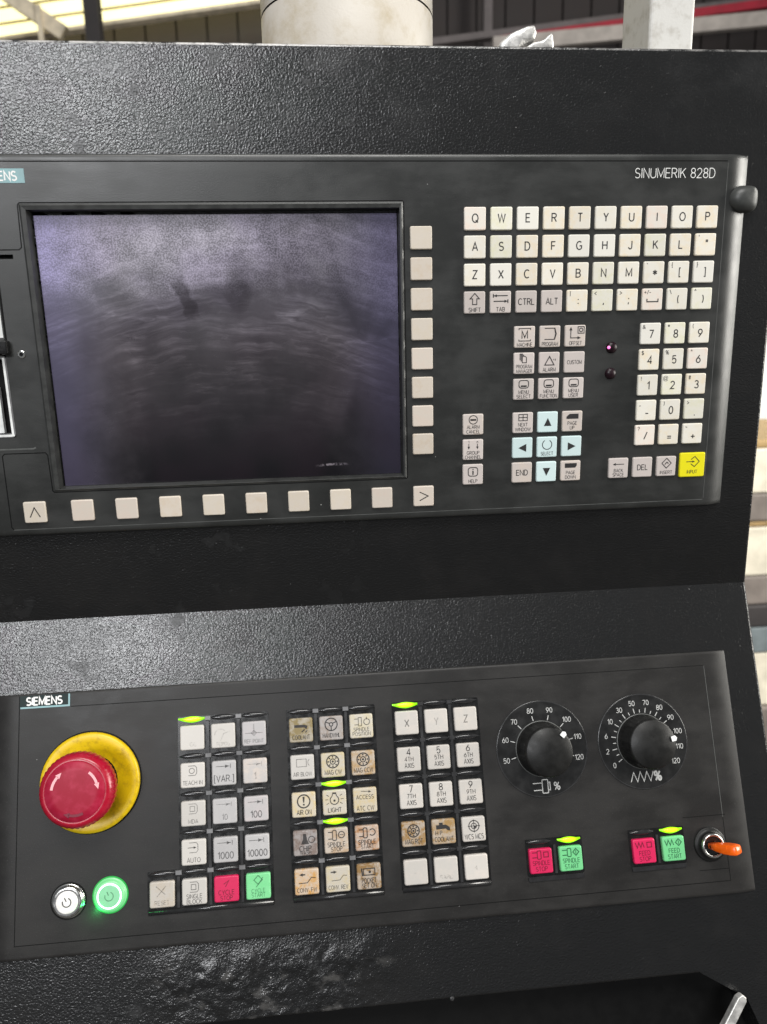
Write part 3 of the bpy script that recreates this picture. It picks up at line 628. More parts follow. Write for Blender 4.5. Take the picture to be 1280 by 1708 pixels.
    key(68.3 + 16.22 * 7, 73.65 - 48.6, 'key', [('l', [(-3.6, 0.4), (-3.6, -1.4), (3.6, -1.4), (3.6, 0.4)], 0.7), ('t', '+/-', -3.4, 4.4, 2.4, 5)], 'symbol_key')
    g = (0.50, 0.42, 0.38, 0.3)
    key(68.3, 25.05, 'keygrey', [('p', [(-1.3, -1.2), (1.3, -1.2), (1.3, 2.2), (2.9, 2.2), (0, 5.4), (-2.9, 2.2), (-1.3, 2.2)], 0.55), T('SHIFT', 2.4, 0, -4.4, 8.0)], stain=g)
    key(84.52, 25.05, 'keygrey', [('l', [(-4.6, 4.9), (-4.6, 2.7)], 0.6), ('l', [(-4.4, 3.8), (4.4, 3.8)], 0.6), ('a', -4.4, 3.8, -1, 0, 2.0), ('l', [(4.6, 1.6), (4.6, -0.6)], 0.6), ('l', [(-4.4, 0.5), (4.4, 0.5)], 0.6), ('a', 4.4, 0.5, 1, 0, 2.0), T('TAB', 2.4, 0, -4.3, 6)], stain=g)
    key(100.74, 25.05, 'keygrey', [T('CTRL', 3.6, w=10.0)], stain=g); key(116.96, 25.05, 'keygrey', [T('ALT', 3.6, w=7.4)], stain=g)
    nums = [[('7', '&'), ('8', '*'), ('9', '(')], [('4', '$'), ('5', '%'), ('6', '^')], [('1', '!'), ('2', '@'), ('3', '#')], [('-', '_'), ('0', ')'), ('.', '>')], [('/', '?'), ('=', ''), ('+', '~')]]
    for r in range(5):
        for c in range(3):
            b, s_ = nums[r][c]
            key(182.0 + 16.22 * c, 4.1 - 16.17 * r, 'key', [('t', b, 0.4, -0.3 if b not in '-=+.' else (-2.0 if b == '.' else -1.6), 4.7, 6)] + ([('t', s_, -4.5, 4.2, 2.5, 3.4)] if s_ else []), 'number_key')
    G = 'keygrey'; gs = lambda: random.choice([(0.66, 0.54, 0.44, 0.4), (0.60, 0.52, 0.50, 0.4)])
    def mk(c, r, items, cy=3.75, mat='keygrey', name='key', label=None): key(100.2 + 16.28 * c, cy - 16.18 * r, mat, items, name, label=label, stain=gs() if mat == G else (0.6, 0.74, 0.76, 0.2))
    mk(0, 0, [T('M', 4.6, 0, 1.4), ('l', [(-3.7, 4.2), (-3.7, 5.2), (3.7, 5.2), (3.7, 4.2)], 0.5), ('l', [(-3.7, -1.5), (-3.7, -2.4), (3.7, -2.4), (3.7, -1.5)], 0.5), T('MACHINE', 2.2, 0, -4.7, 9.6)])
    mk(1, 0, [('l', [(-3.6, 5.0), (3.0, 5.0)], 0.55), ('l', [(-3.6, -1.8), (3.0, -1.8)], 0.55), ('f', [(2.4, 5.2), (3.2, 5.2), (4.2, 1.6), (3.2, -2.0), (2.4, -2.0), (3.2, 1.6)]), T('PROGRAM', 2.2, 0, -4.6, 10.2)])
    mk(2, 0, [('l', [(-3.0, 4.6), (-3.0, -1.2), (2.6, -1.2)], 0.55), ('a', -3.0, 5.6, 0, 1, 2.2), ('a', 3.6, -1.2, 1, 0, 2.2), ('p', rect(1.6, 1.6, 5.6, 5.6), 0.5), ('c', 3.6, 3.6, 1.1, 0.5), T('OFFSET', 2.2, 0.2, -4.4, 8.0)])
    mk(0, 1, [('p', [(-1.2, 0.4), (1.4, 0.4), (1.4, 3.6), (0.3, 4.4), (-1.2, 4.4)], 0.5), ('l', [(-1.9, 1.2), (-1.9, 5.1), (-0.2, 5.1)], 0.6), ('l', [(-2.7, 2.0), (-2.7, 5.8), (-1.0, 5.8)], 0.6), T('PROGRAM', 2.1, 0, -2.0, 10.2), T('MANAGER', 2.1, 0, -4.8, 10.0)])
    mk(1, 1, [('p', [(-3.0, -1.4), (3.0, -1.4), (0, 3.9)], 0.6), ('c', 0.8, 2.2, 2.0, 0.45, 4, -20, 60), ('c', 0.8, 2.2, 3.0, 0.45, 4, -20, 60), T('ALARM', 2.3, 0, -4.3, 8.2)])
    mk(2, 1, [T('CUSTOM', 2.3, 0, 0, 9.4)])
    for c, w in enumerate(('SELECT', 'FUNCTION', 'USER')):
        mk(c, 2, [('p', rrect(-3.1, 0.8, 3.1, 5.6, 1.6), 0.55), ('f', rect(-1.9, 1.5, 1.9, 2.5)), T('MENU', 2.1, 0, -1.7, 6.6), T(w, 2.1, 0, -4.5, min(11, 1.4 * len(w) + 0.6))])
    cy = -49.87; B = 'keyblue'
    mk(0, 0, [('p', rect(-2.8, 1.4, 2.8, 5.4), 0.5), ('l', [(-2.8, 3.4), (2.8, 3.4)], 0.5), ('l', [(0, 1.4), (0, 5.4)], 0.5), T('NEXT', 2.1, 0, -1.2, 6), T('WINDOW', 2.1, 0, -4.2, 10)], cy)
    mk(1, 0, [('f', [(-2.5, -2.5), (2.5, -2.5), (0, 2.7)])], cy, B, 'arrow_key')
    mk(2, 0, [('f', [(-4, 1.6), (4.0, 1.6), (4.0, 4.8), (-2.0, 4.8), (-4, 3.0)]), T('PAGE', 2.1, 0, -1.2, 6), T('UP', 2.1, 0, -4.2, 3.6)], cy)
    mk(0, 1, [('f', [(2.5, -2.6), (2.5, 2.6), (-2.7, 0)])], cy, B, 'arrow_key')
    mk(1, 1, [('c', 0, 1.6, 3.1, 0.5, -240, 60), T('SELECT', 2.1, 0, -4.2, 8)], cy, B)
    mk(2, 1, [('f', [(-2.5, -2.6), (-2.5, 2.6), (2.7, 0)])], cy, B, 'arrow_key')
    mk(0, 2, [T('END', 3.4, 0, 0, 8.2)], cy)
    mk(1, 2, [('f', [(-2.5, 2.5), (2.5, 2.5), (0, -2.7)])], cy, B, 'arrow_key')
    mk(2, 2, [('f', [(-4, 2.0), (3.0, 2.0), (4.0, 3.4), (4.0, 5.0), (-4, 5.0)]), T('PAGE', 2.1, 0, -1.2, 6), T('DOWN', 2.1, 0, -4.2, 7)], cy)
    key(67.8, cy, G, [('c', 0, 3.0, 2.7, 0.5), ('f', rect(-1.9, 2.4, 1.9, 3.5)), T('ALARM', 2.1, 0, -1.6, 8), T('CANCEL', 2.1, 0, -4.6, 8.6)], stain=gs())
    key(67.8, cy - 16.18, G, [T('1', 1.6, -2.8, 5.0), T('n', 1.6, 2.8, 5.0), ('l', [(-2.8, 3.8), (-2.8, 1.0)], 0.45), ('l', [(2.8, 3.8), (2.8, 1.0)], 0.45), ('a', -2.8, 0.2, 0, -1, 1.8), ('a', 2.8, 0.2, 0, -1, 1.8), T('GROUP', 2.1, 0, -2.0, 8), T('CHANNEL', 2.1, 0, -4.8, 10.4)], stain=gs())
    key(67.8, cy - 32.36, G, [('p', rrect(-3.1, -1.0, 3.1, 4.6, 1.6), 0.55), T('i', 3.9, 0, 1.8, b=0.02), T('HELP', 2.1, 0, -4.3, 5.6)], stain=gs())
    key(165.2, -81.8, G, [('l', [(-3.4, 2.6), (3.6, 2.6)], 0.5), ('a', -4.0, 2.6, -1, 0, 2.0), T('BACK', 2.1, 0, -1.6, 6), T('SPACE', 2.1, 0, -4.4, 7.4)], stain=gs())
    key(181.6, -81.8, G, [T('DEL', 3.4, 0, 0, 7.6)], stain=gs())
    key(198.0, -81.8, G, [('p', [(0, -1.2), (3.2, 2.1), (0, 5.4), (-3.2, 2.1)], 0.55), ('l', [(-1.2, 1.2), (0.2, 2.8), (1.3, 1.8)], 0.6), T('INSERT', 2.1, 0, -4.0, 8.6)], stain=gs())
    yk = key(216.0, -81.5, 'keyyellow', [('l', [(-4.4, 2.2), (1.0, 2.2)], 0.5), ('a', 1.6, 2.2, 1, 0, 1.8), ('l', [(-1.2, 3.6), (1.4, 5.6), (4.6, 2.2), (1.4, -1.2), (-1.2, 0.8)], 0.5), T('INPUT', 2.2, 0, -4.6, 7.4)], me=capI, label='large yellow input key in the bottom row', stain=(0.85, 0.78, 0.02, 0.2))
    ss = lambda: random.choice([(0.55, 0.44, 0.32, 0.5), (0.66, 0.52, 0.44, 0.4), (0.60, 0.52, 0.40, 0.5)])
    for k in range(8): key(35.5, 63.1 - 17.77 * k, 'softkey', None, 'soft_key', stain=ss())
    for k in range(8): key(-178.45 + 26.71 * k, -95.2, 'softkey', None, 'soft_key', stain=ss())
    key(35.5, -95.2, 'softkey', [('l', [(-2.6, 2.9), (2.9, 0.1), (-2.6, -2.8)], 0.6)], 'soft_key', stain=ss())
    key(-207.0, -95.2, 'softkey', [('l', [(-3.0, -3.0), (0, 3.0), (3.0, -3.0)], 0.6)], 'soft_key', stain=ss())
upper_panel()

# ------------------------------------------------------------------ lower panel
def lower_panel():
    t = thing('machine_control_panel', 'black lower panel with square machine keys, red emergency stop and two dials', 'control panel', LOW_LOC, LOW_ROT)
    HW, HH, TH = 241.5, 77.9, 3.1
    vs, fs = grid_plate(arclist(HW, 13.0, (-100, 0, 100)), arclist(HH, 2.0, (-40, 0, 40)), face_height(HW, HH, TH, 13.0, 2.0, 0.8), [], -TH)
    fp = MB().add(vs, fs).build('faceplate', 'face2', t)
    for p in fp.data.polygons: p.use_smooth = abs(p.normal.z) > 0.05
    MB().line([(-196, 68.8), (224.2, 68.8)], 0.45, 0.07).build('seam', 'seam', t)
    MB().line([(-227.2, 77.0), (-227.2, -69.6), (224.2, -69.6)], 0.5, 0.07).build('seam', 'seam', t)
    MB().line([(224.2, 68.6), (224.2, -30.0)], 0.4, 0.07).build('overlay_edge', 'edge_line', t)
    MB().line([(224.2, -30.0), (224.2, -69.6)], 0.4, 0.07).build('seam', 'seam', t)
    MB().line([(196.5, -28.5), (226, -28.5)], 0.4, 0.07).build('seam', 'seam', t); MB().line([(204, -62.0), (224, -62.0)], 0.4, 0.07).build('seam', 'seam', t)
    bd = MB().prism(rect(-226.9, 69.0, -196.2, 77.0), 0.02, 0.3).build('brand_badge', 'badge2', t)
    MB().text('SIEMENS', -212.0, 73.4, 4.5, 26.0, z=0.36, bold=0.018).build('lettering', 'inkwhite', bd, color=(1, 1, 1, 0.0))
    MB().line([(-226.5, 69.6), (-196.8, 69.6), (-196.8, 76.8)], 1.1, 0.36).build('badge_edge', 'badge', bd)
    # key beds, dividers and indicator bars ----------------------
    PX, PY, Y0 = 19.45, 22.88, 44.64
    BX = (-120.2, -51.4, 17.2)
    def lens(x, y, lit, w=17.6):
        # boat-shaped light bar, pointed at both ends
        n, mrow = 12, 8; vs = []; fs = []
        for i in range(n + 1):
            u = -1 + 2 * i / n; k = max(0.06, 1 - abs(u) ** 2.6) if not lit else max(0.10, 1 - abs(u) ** 1.5 * 0.92)
            up = (1.75 if not lit else 1.6) * (k if not lit else max(k, 0.5)); dn = (1.75 if not lit else 2.4) * k; hz = 1.7 * (0.35 + 0.65 * k)
            for j in range(mrow + 1):
                a = PI * j / mrow; cy = math.cos(a); vs.append((u * w / 2, cy * (up if cy > 0 else dn), 0.42 + hz * math.sin(a) ** 0.8))
        for i in range(n):
            for j in range(mrow):
                o = i * (mrow + 1) + j; fs.append((o, o + mrow + 1, o + mrow + 2, o + 1))
        o = MB().add(vs, fs).build('indicator_bar', 'lit' if lit else 'bar', t, smooth=True); o.location = (x * S, y * S, 0)
        o.data.flip_normals()
        if lit: o['label'] = 'lit yellow-green indicator bar'
        return o
    lit = {(0, 0, 0), (1, 2, 1), (1, 3, 1), (2, 0, 0)}
    for b in range(3):
        x0, x1 = BX[b] - 9.2, BX[b] + 2 * PX + 9.4
        yt, yb = Y0 + 11.44 + 1.6, Y0 + 11.44 - PY * 5 + 0.6
        bed = MB().prism(rrect(x0, yb, x1, yt, 1.0), 0.02, 0.4)
        if b == 0: bed.prism(rrect(x0 - PX, yb, x0 + 0.5, Y0 + 11.44 - PY * 4 + 1.6, 1.0), 0.021, 0.39)
        bed.build('key_bed', 'black', t)
        for c in range(2):
            xm = BX[b] + PX * (c + 0.5)
            MB().prism(rect(xm - 0.85, yb + 2, xm + 0.85, yt - 3.2), 0.4, 1.5, 0.2, 0.4).build('divider', 'divider', t)
        if b == 0: MB().prism(rect(BX[0] - PX / 2 - 0.85, yb + 2, BX[0] - PX / 2 + 0.85, Y0 + 11.44 - PY * 4 - 2), 0.4, 1.5, 0.2, 0.4).build('divider', 'divider', t)
        for r in range(5):
            y = Y0 + 11.44 - PY * r
            cs = range(3) if not (b == 0 and r == 4) else range(-1, 3)
            for c in cs:
                lens(BX[b] + PX * c, y, (b, r, c) in lit)
                if c < 2: MB().prism(rect(BX[b] + PX * (c + 0.5) - 1.9, y - 1.3, BX[b] + PX * (c + 0.5) + 1.9, y + 1.3), 0.4, 1.75, 0.3, 0.4).build('bar_joint', 'joint' if b < 2 else 'divider', t)
        xa = x0 - (PX if b == 0 else 0)
        y = yb + 0.4
        n = 8; vs = []; fs = []
        for xx in (xa + 0.6, x1 - 0.4):
            for i in range(n + 1):
                a = PI * i / n; vs.append((xx, y + 1.7 * math.cos(a), 0.4 + 1.6 * math.sin(a)))
        for i in range(n): fs.append((i, n + 1 + i, n + 2 + i, i + 1))
        fs += [tuple(range(n + 1)), tuple(range(2 * n + 1, n, -1))]
        MB().add(vs, fs).build('bottom_rail', 'bar', t, smooth=True)
    # keys
    H = 2.6; cap = keycap(15.0, H, 1.1, 0.7); meshes = {}
    def key(x, y, mat, items, stain=(0.6, 0.55, 0.5, 0.2), fade=0.15, ink='ink', label=None):
        if mat not in meshes: meshes[mat] = cap.copy()
        o = obj('machine_key', meshes[mat], mat, t, stain); o.location = (x * S, y * S, 0.4 * S)
        if label: o['label'] = label
        if items: legend(items, H + 0.06).build('legend', ink, o, color=(1, 1, 1, fade))
        return o
    T = lambda s, y=0, h=2.6, w=12.5, x=0: ('t', s, x, y, h, w)
    inc = lambda: [('l', [(-5, 4.2), (3.6, 4.2)], 0.4), ('a', 3.2, 4.2, 1, 0, 2.4), ('l', [(4.2, 5.6), (4.2, 2.8)], 0.4)]
    prog = [('l', [(-2.6, 5.8), (1.6, 5.8), (2.6, 4.6), (2.6, 1.2), (1.6, 0.0), (-2.6, 0.0)], 0.4)]
    W = 'mkey'; Gy = 'mkeygrey'
    w0 = (0.62, 0.60, 0.58, 0.2); brown = (0.24, 0.14, 0.05, 0.95); tan = (0.42, 0.26, 0.10, 0.8); cream = (0.58, 0.46, 0.24, 0.8); umber = (0.18, 0.12, 0.08, 0.85); dk = (0.20, 0.15, 0.13, 0.9)
    k0 = [
        [(W, [T('JOG', -4, 2.4, 7)], w0, 0.93), (W, [('c', -1.6, 0.6, 3.6, 0.4, 40, 180), ('l', [(-1.6, -3.0), (0.4, 1.4), (4.6, 2.6)], 0.4), T('REPOS', -5, 2.2, 9)], w0, 0.68), (Gy, [('l', [(-5.6, 0.4), (5.6, 0.4)], 0.4), ('l', [(0, 0), (0, 6.0)], 0.4), ('p', [(0, -1.2), (1.6, 0.4), (0, 2.0), (-1.6, 0.4)], 0.4), T('REF POINT', -4.6, 2.2, 12)], (0.6, 0.5, 0.52, 0.3), 0.45)],
        [(W, prog + [('c', -0.4, 2.8, 1.6, 0.4), T('TEACH IN', -4.4, 2.4, 12)], w0, 0.3), (Gy, inc() + [T('[VAR.]', -3.2, 3.8, 12)], w0, 0.3), (Gy, inc() + [T('1', -3.0, 4.0)], (0.66, 0.55, 0.46, 0.5), 0.6)],
        [(W, prog + [('p', rect(-1.8, 1.4, 1.0, 4.4), 0.4), T('MDA', -4.6, 2.4, 8)], w0, 0.45), (Gy, inc() + [T('10', -3.4, 3.2)], w0, 0.55), (Gy, inc() + [T('100', -3.2, 3.8, 8)], (0.62, 0.5, 0.5, 0.35), 0.35)],
        [(W, prog + [('l', [(-3.6, 2.9), (1.2, 2.9)], 0.5), ('a', 1.8, 2.9, 1, 0, 1.8), T('AUTO', -4.4, 2.6, 8)], w0, 0.35), (Gy, inc() + [T('1000', -3.2, 3.8, 9.5)], w0, 0.35), (Gy, inc() + [T('10000', -3.2, 3.8, 12)], w0, 0.3)]]
    for r in range(4):
        for c in range(3):
            m_, it, st, fd = k0[r][c]; key(BX[0] + PX * c, Y0 - PY * r, m_, it, st, min(fd + 0.16, 0.94))
    y4 = Y0 - PY * 4
    key(BX[0] - PX, y4, W, [('l', [(-3.5, 5), (2, 0)], 0.5), ('l', [(2.5, 5), (-3, -1)], 0.5), T('RESET', -4.6, 2.4, 9)], (0.50, 0.42, 0.32, 0.6), 0.72)
    key(BX[0], y4, W, prog + [('p', rect(-1.8, 1.4, 1.0, 4.4), 0.4), T('SINGLE', -2.4, 2.4, 9.5), T('BLOCK', -5.4, 2.4, 9)], w0, 0.45)
    key(BX[0] + PX, y4, 'keyred', [('l', [(-1.6, 3.0), (1.6, 5.0), (-0.6, 1.4)], 0.5), T('CYCLE', -1.8, 2.6, 9.5), T('STOP', -5.0, 2.4, 7.5)], (0.5, 0.01, 0.07, 0.4), 0.3, 'inkred', 'red cycle stop key with worn lettering')
    key(BX[0] + 2 * PX, y4, 'keygreen', [('p', [(0, 1.2), (2.6, 3.8), (0, 6.4), (-2.6, 3.8)], 0.6), ('l', [(-1.2, -0.4), (3.0, 5.2)], 0.5), T('CYCLE', -2.4, 2.2, 9), T('START', -5.0, 2.2, 9)], (0.25, 0.66, 0.33, 0.5), 0.55, 'inkgreen', 'green cycle start key with scratched symbol')
    gear = lambda y=2.2, r=3.9: [('c', 0, y, r, 0.7), ('c', 0, y, r * 0.42, 0.6), ('d', 0, y, r * 0.18)] + [('d', (r - 1.0) * math.cos(PI / 4 * i), y + (r - 1.0) * math.sin(PI / 4 * i), 0.5) for i in range(8)]
    tap = [('f', [(-4.8, 1.6), (-4.8, 4.2), (1.6, 4.2), (4.0, 2.6), (4.2, 0.4), (2.4, 0.8), (1.4, 1.8)]), ('f', [(-2.8, 4.2), (-0.4, 4.2), (-0.4, 5.6), (-2.8, 5.6)])]
    chuck = lambda: [('l', [(-5, 5.2), (-2.4, 5.2)], 0.6), ('l', [(-5, 1.2), (-2.4, 1.2)], 0.6), ('p', rrect(-2.2, 0.2, 0.2, 6.2, 0.8), 0.6)]
    rays = [('l', [(math.cos(a) * 4.0, 2 + math.sin(a) * 4.0), (math.cos(a) * 5.8, 2 + math.sin(a) * 5.8)], 0.35) for a in [math.radians(v) for v in (-30, 0, 30, 150, 180, 210)]]
    k1 = [
        [(W, [('f', [(-4.2, 1.8), (-4.2, 3.4), (2.0, 3.4), (4.4, 2.6), (3.6, 0.4), (2.2, 1.6)]), ('l', [(0.4, -1.2), (2.4, 0.4)], 0.7), ('l', [(2.8, -1.6), (4.0, -0.2)], 0.6), T('COOLANT', -4.4, 2.6, 11)], (0.26, 0.20, 0.09, 0.95), 0.15),
         (Gy, [('c', 0, 2.4, 3.9, 0.7), ('c', 0, 2.4, 1.1, 0.6), ('l', [(0, 1.3), (0, -1.5)], 0.6), ('l', [(-0.9, 3.0), (-3.4, 4.0)], 0.6), ('l', [(0.9, 3.0), (3.4, 4.0)], 0.6), T('HANDWHL', -4.4, 2.6, 11)], (0.28, 0.21, 0.16, 0.75), 0.15),
         (W, [('l', [(-4.4, 4.6), (-2.0, 4.6)], 0.45), ('l', [(-4.4, 1.0), (-2.0, 1.0)], 0.45), ('p', rect(-1.8, 0.2, 0.2, 5.4), 0.45), ('c', 3.6, 2.6, 1.9, 0.5, 120, 420), ('a', 3.6, 5.8, 0, 1, 1.8), T('SPINDLE', -2.0, 2.2, 11), T('POSITION', -4.8, 2.2, 11.5)], (0.56, 0.48, 0.28, 0.7), 0.4)],
        [(W, [('p', rect(-3.6, 0.4, 2.6, 5.0), 0.35), ('c', 6.2, 2.8, 2.6, 0.35, 130, 230), T('AIR BLOW', -4.2, 2.4, 11.5)], w0, 0.5), (W, gear() + [T('MAG CW', -4.4, 2.7, 10.5)], (0.54, 0.44, 0.22, 0.7), 0.12), (W, gear() + [T('MAG CCW', -4.4, 2.7, 12)], tan, 0.1)],
        [(W, [('c', 0, 2.2, 3.9, 0.8), ('f', [(-0.7, 5.0), (0.7, 5.0), (0.35, 1.4), (-0.35, 1.4)]), ('d', 0, 0.2, 0.6), T('AIR ON', -4.4, 2.8, 9)], cream, 0.15), (W, [('c', 0, 1.6, 2.7, 0.55, -235, 55), ('l', [(-1.4, 3.9), (-1.1, 5.4)], 0.5), ('l', [(1.4, 3.9), (1.1, 5.4)], 0.5), ('f', rect(-1.2, 5.2, 1.2, 6.2)), ('d', 0, 1.2, 0.7)] + rays + [T('LIGHT', -4.4, 2.6, 8.5)], (0.58, 0.48, 0.28, 0.65), 0.15), (W, [('l', [(-2.4, 5.6), (3.0, 5.2)], 0.4), ('a', 4.2, 4.9, 1, -0.2, 1.8), T('ACCESS', 2.0, 2.4, 11), T('ATC CW', -4.8, 2.7, 11)], cream, 0.3)],
        [(Gy, [('f', [(-1.2, 5.6), (0.6, 5.6), (1.2, 2.0), (2.4, -0.6), (-2.6, -0.6), (-1.4, 2.4)]), ('c', 4.0, 2.0, 1.9, 0.5), T('CHIP', -3.2, 3.0, 8), T('WASH', -5.6, 2.0, 7)], dk, 0.3), (W, chuck() + [('c', 3.4, 3.4, 1.9, 0.6), ('l', [(2.2, 3.4), (4.6, 3.4)], 0.4), T('SPINDLE', -2.2, 2.6, 11), T('STOP', -5.0, 2.4, 7)], (0.44, 0.30, 0.18, 0.8), 0.3), (W, chuck() + [('c', 3.4, 3.4, 1.9, 0.6, -140, 140), T('SPINDLE', -2.2, 2.6, 11), T('START', -5.0, 2.4, 8)], (0.34, 0.15, 0.04, 0.8), 0.15)],
        [(W, [('l', [(-0.8, 4.4), (-3.4, 4.4)], 0.9), ('a', -4.6, 4.4, -1, 0, 2.2), ('l', [(-5, -0.6), (0.4, -0.4), (3.0, 2.6), (5.6, 2.2)], 0.5), T('CONV. FW', -4.6, 2.4, 12)], (0.54, 0.28, 0.06, 0.8), 0.25), (W, [('l', [(-4.4, 4.4), (-1.4, 4.4)], 0.9), ('a', -0.4, 4.4, 1, 0, 2.2), ('l', [(-4, -0.6), (1.2, -0.4), (3.4, 2.2), (5.6, 2.0)], 0.4), T('CONV. REV', -4.6, 2.4, 12)], (0.56, 0.46, 0.26, 0.7), 0.4), (W, [('p', rect(-3.4, 1.0, 3.8, 4.8), 0.6), ('l', [(-4.6, 5.2), (-4.0, 0.6)], 0.8), ('d', 0.6, 2.8, 0.8), T('POCKET', -2.2, 2.8, 9), T('SET ON', -5.2, 2.5, 9)], brown, 0.15)]]
    for r in range(5):
        for c in range(3):
            m_, it, st, fd = k1[r][c]; key(BX[1] + PX * c, Y0 - PY * r, m_, it, st, fd)
    ax = lambda n: [T(str(n), 4.6, 4.0), T('%dTH' % n, 0.2, 2.6, 5.5), T('AXIS', -3.8, 2.9, 6)]
    wp = (0.72, 0.62, 0.54, 0.3)
    k2 = [[(W, [T('X', -0.2, 4.4)], wp, 0.55), (W, [T('Y', -0.2, 4.4)], wp, 0.82), (W, [T('Z', 0.2, 4.4)], wp, 0.6)], [(W, ax(n), wp, 0.28) for n in (4, 5, 6)], [(W, ax(n), wp, 0.28) for n in (7, 8, 9)],
          [(W, gear(2.0, 3.7) + [T('MAG ROT', -4.4, 2.8, 11)], (0.30, 0.17, 0.05, 0.9), 0.1), (W, tap + [T('H P', -0.6, 2.4, 5, -3.2), T('COOLANT', -4.4, 2.7, 12)], (0.36, 0.22, 0.08, 0.9), 0.1), (W, [('c', 0.2, 2.0, 3.3, 0.6), ('c', 0.2, 2.0, 1.7, 0.5), ('l', [(0.2, 6.0), (0.2, -2.0)], 0.45), ('l', [(-3.8, 2.0), (4.2, 2.0)], 0.45), ('f', [(0.2, 2.0), (1.8, 2.0), (1.2, 0.8), (0.2, 0.4)]), T('WCS MCS', -4.4, 3.0, 12)], wp, 0.25)],
          [(W, [T('-', 0, 4.4)], wp, 0.9), (W, [T('RAPID', -4.2, 2.4, 9)], wp, 0.85), (W, [T('+', 0, 4.4)], wp, 0.9)]]
    for r in range(5):
        for c in range(3):
            m_, it, st, fd = k2[r][c]; key(BX[2] + PX * c, Y0 - PY * r, m_, it, st, fd)
    # spindle and feed key pairs
    for xr, xg, y, word, icon in ((98.2, 118.0, -46.8, 'SPINDLE', 0), (167.1, 187.0, -46.3, 'FEED', 1)):
        MB().prism(rrect(xr - 8.9, y - 9.4, xg + 8.9, y + 13.0, 0.8), 0.02, 0.4).build('key_bed', 'black', t)
        MB().prism(rect((xr + xg) / 2 - 0.8, y - 8.5, (xr + xg) / 2 + 0.8, y + 9.0), 0.4, 1.5, 0.2, 0.4).build('divider', 'divider', t)
        lens(xr, y + 11.3, False, 16.4); lens(xg, y + 11.3, True, 15.4)
        MB().prism(rrect(xr - 8.7, y - 12.4, xg + 8.4, y - 9.6, 0.6), 0.02, 1.3, 0.4, 0.5).build('bottom_rail', 'bar', t)
        if icon == 0: ic = [('l', [(-5.6, 5.4), (-2.4, 5.4)], 0.6), ('l', [(-5.6, 2.4), (-2.4, 2.4)], 0.6), ('p', rrect(-2.2, 1.4, 0.2, 6.4, 0.7), 0.6)]
        else: ic = [('l', [(-5.8, 5.6), (-4.6, 2.4), (-3.4, 5.6), (-2.2, 2.4), (-1.0, 5.6), (0.0, 2.4)], 0.6)]
        key(xr, y, 'keyred', ic + [('p', rect(2.0, 2.4, 5.0, 5.4), 0.6), T(word, -1.0, 2.6, 11), T('STOP', -4.6, 2.6, 7.5)], (0.55, 0.012, 0.08, 0.3), 0.25, 'inkred', 'red %s stop key' % word.lower())
        key(xg, y, 'keygreen', ic + [('p', [(3.4, 1.8), (5.4, 3.9), (3.4, 6.0), (1.4, 3.9)], 0.6), ('l', [(3.4, 2.8), (3.4, 5.0)], 0.5), T(word, -1.0, 2.6, 11 if icon == 0 else 7.5), T('START', -4.6, 2.6, 9)], (0.2, 0.62, 0.3, 0.3), 0.15, 'inkgreen', 'green %s start key' % word.lower())
    # emergency stop --------------------------------------------
    ex, ey = -183.0, 22.0
    teeth = 44
    def serr(r, z, i, n): return r + (0.22 if (i % 4) in (0, 1) else -0.14) if 20.0 < z < 28.0 and r > 20 else r
    prof = [(12.5, 10), (13.5, 15.5), (17.5, 17.2), (20.6, 19.2), (21.4, 21.0), (21.6, 24.0), (21.5, 27.5), (20.9, 29.6), (19.4, 31.4), (17.6, 32.2), (17.2, 32.0)]
    es = MB().lathe(ex, ey, prof, teeth * 4, serr).build('emergency_stop_button', 'red', t, smooth=True)
    es['label'] = 'red mushroom emergency stop button with three arrows'
    MB().lathe(ex, ey, [(17.2, 31.9), (17.0, 32.25), (12.0, 32.5), (6.0, 32.7), (0.2, 32.75)], 48).build('cap_dial', 'reddial', es, smooth=True)
    MB().lathe(ex, ey, [(31.0, 0.02), (31.0, 0.6), (30.6, 0.8), (29.5, 0.8)], 64).build('collar_gasket', 'seam', es)
    MB().lathe(ex, ey, [(30.2, 0.3), (30.2, 2.6), (29.5, 3.6), (28.0, 3.9), (24.5, 3.4), (19.5, 1.6), (16.0, 0.7), (15.0, 0.7)], 64).build('yellow_collar', 'yellow', es, smooth=True)
    MB().lathe(ex, ey, [(15.2, 1.0), (15.2, 3.0), (14.0, 3.4), (13.0, 3.4), (12.6, 9.0)], 40).build('stem', 'seam', es)
    MB().lathe(ex, ey, [(13.8, 9.0), (14.8, 9.6), (15.0, 14.4), (14.0, 15.6)], 40).build('orange_ring', 'yellow', es, smooth=True)
    for a0, mt, fd in ((150, 'inkpink', 0.0), (30, 'inkpink', 0.0), (-90, 'inkred', 0.0)):
        m = MB(); z = 32.75; r = 13.2; aa = [math.radians(a0 + 22 - 36 * k / 8) for k in range(9)]
        m.line([(ex + r * math.cos(a), ey + r * math.sin(a)) for a in aa], 1.5, z)
        a = aa[-1]; dx, dy = math.sin(a), -math.cos(a)
        m2 = MB(); arrow_head(m2, ex + r * math.cos(a) + dx * 3.0, ey + r * math.sin(a) + dy * 3.0, dx, dy, 3.4)
        m.add([(x, y, z) for x, y, _ in m2.v], m2.f); m.build('arrow', mt, es, color=(1, 1, 1, fd))
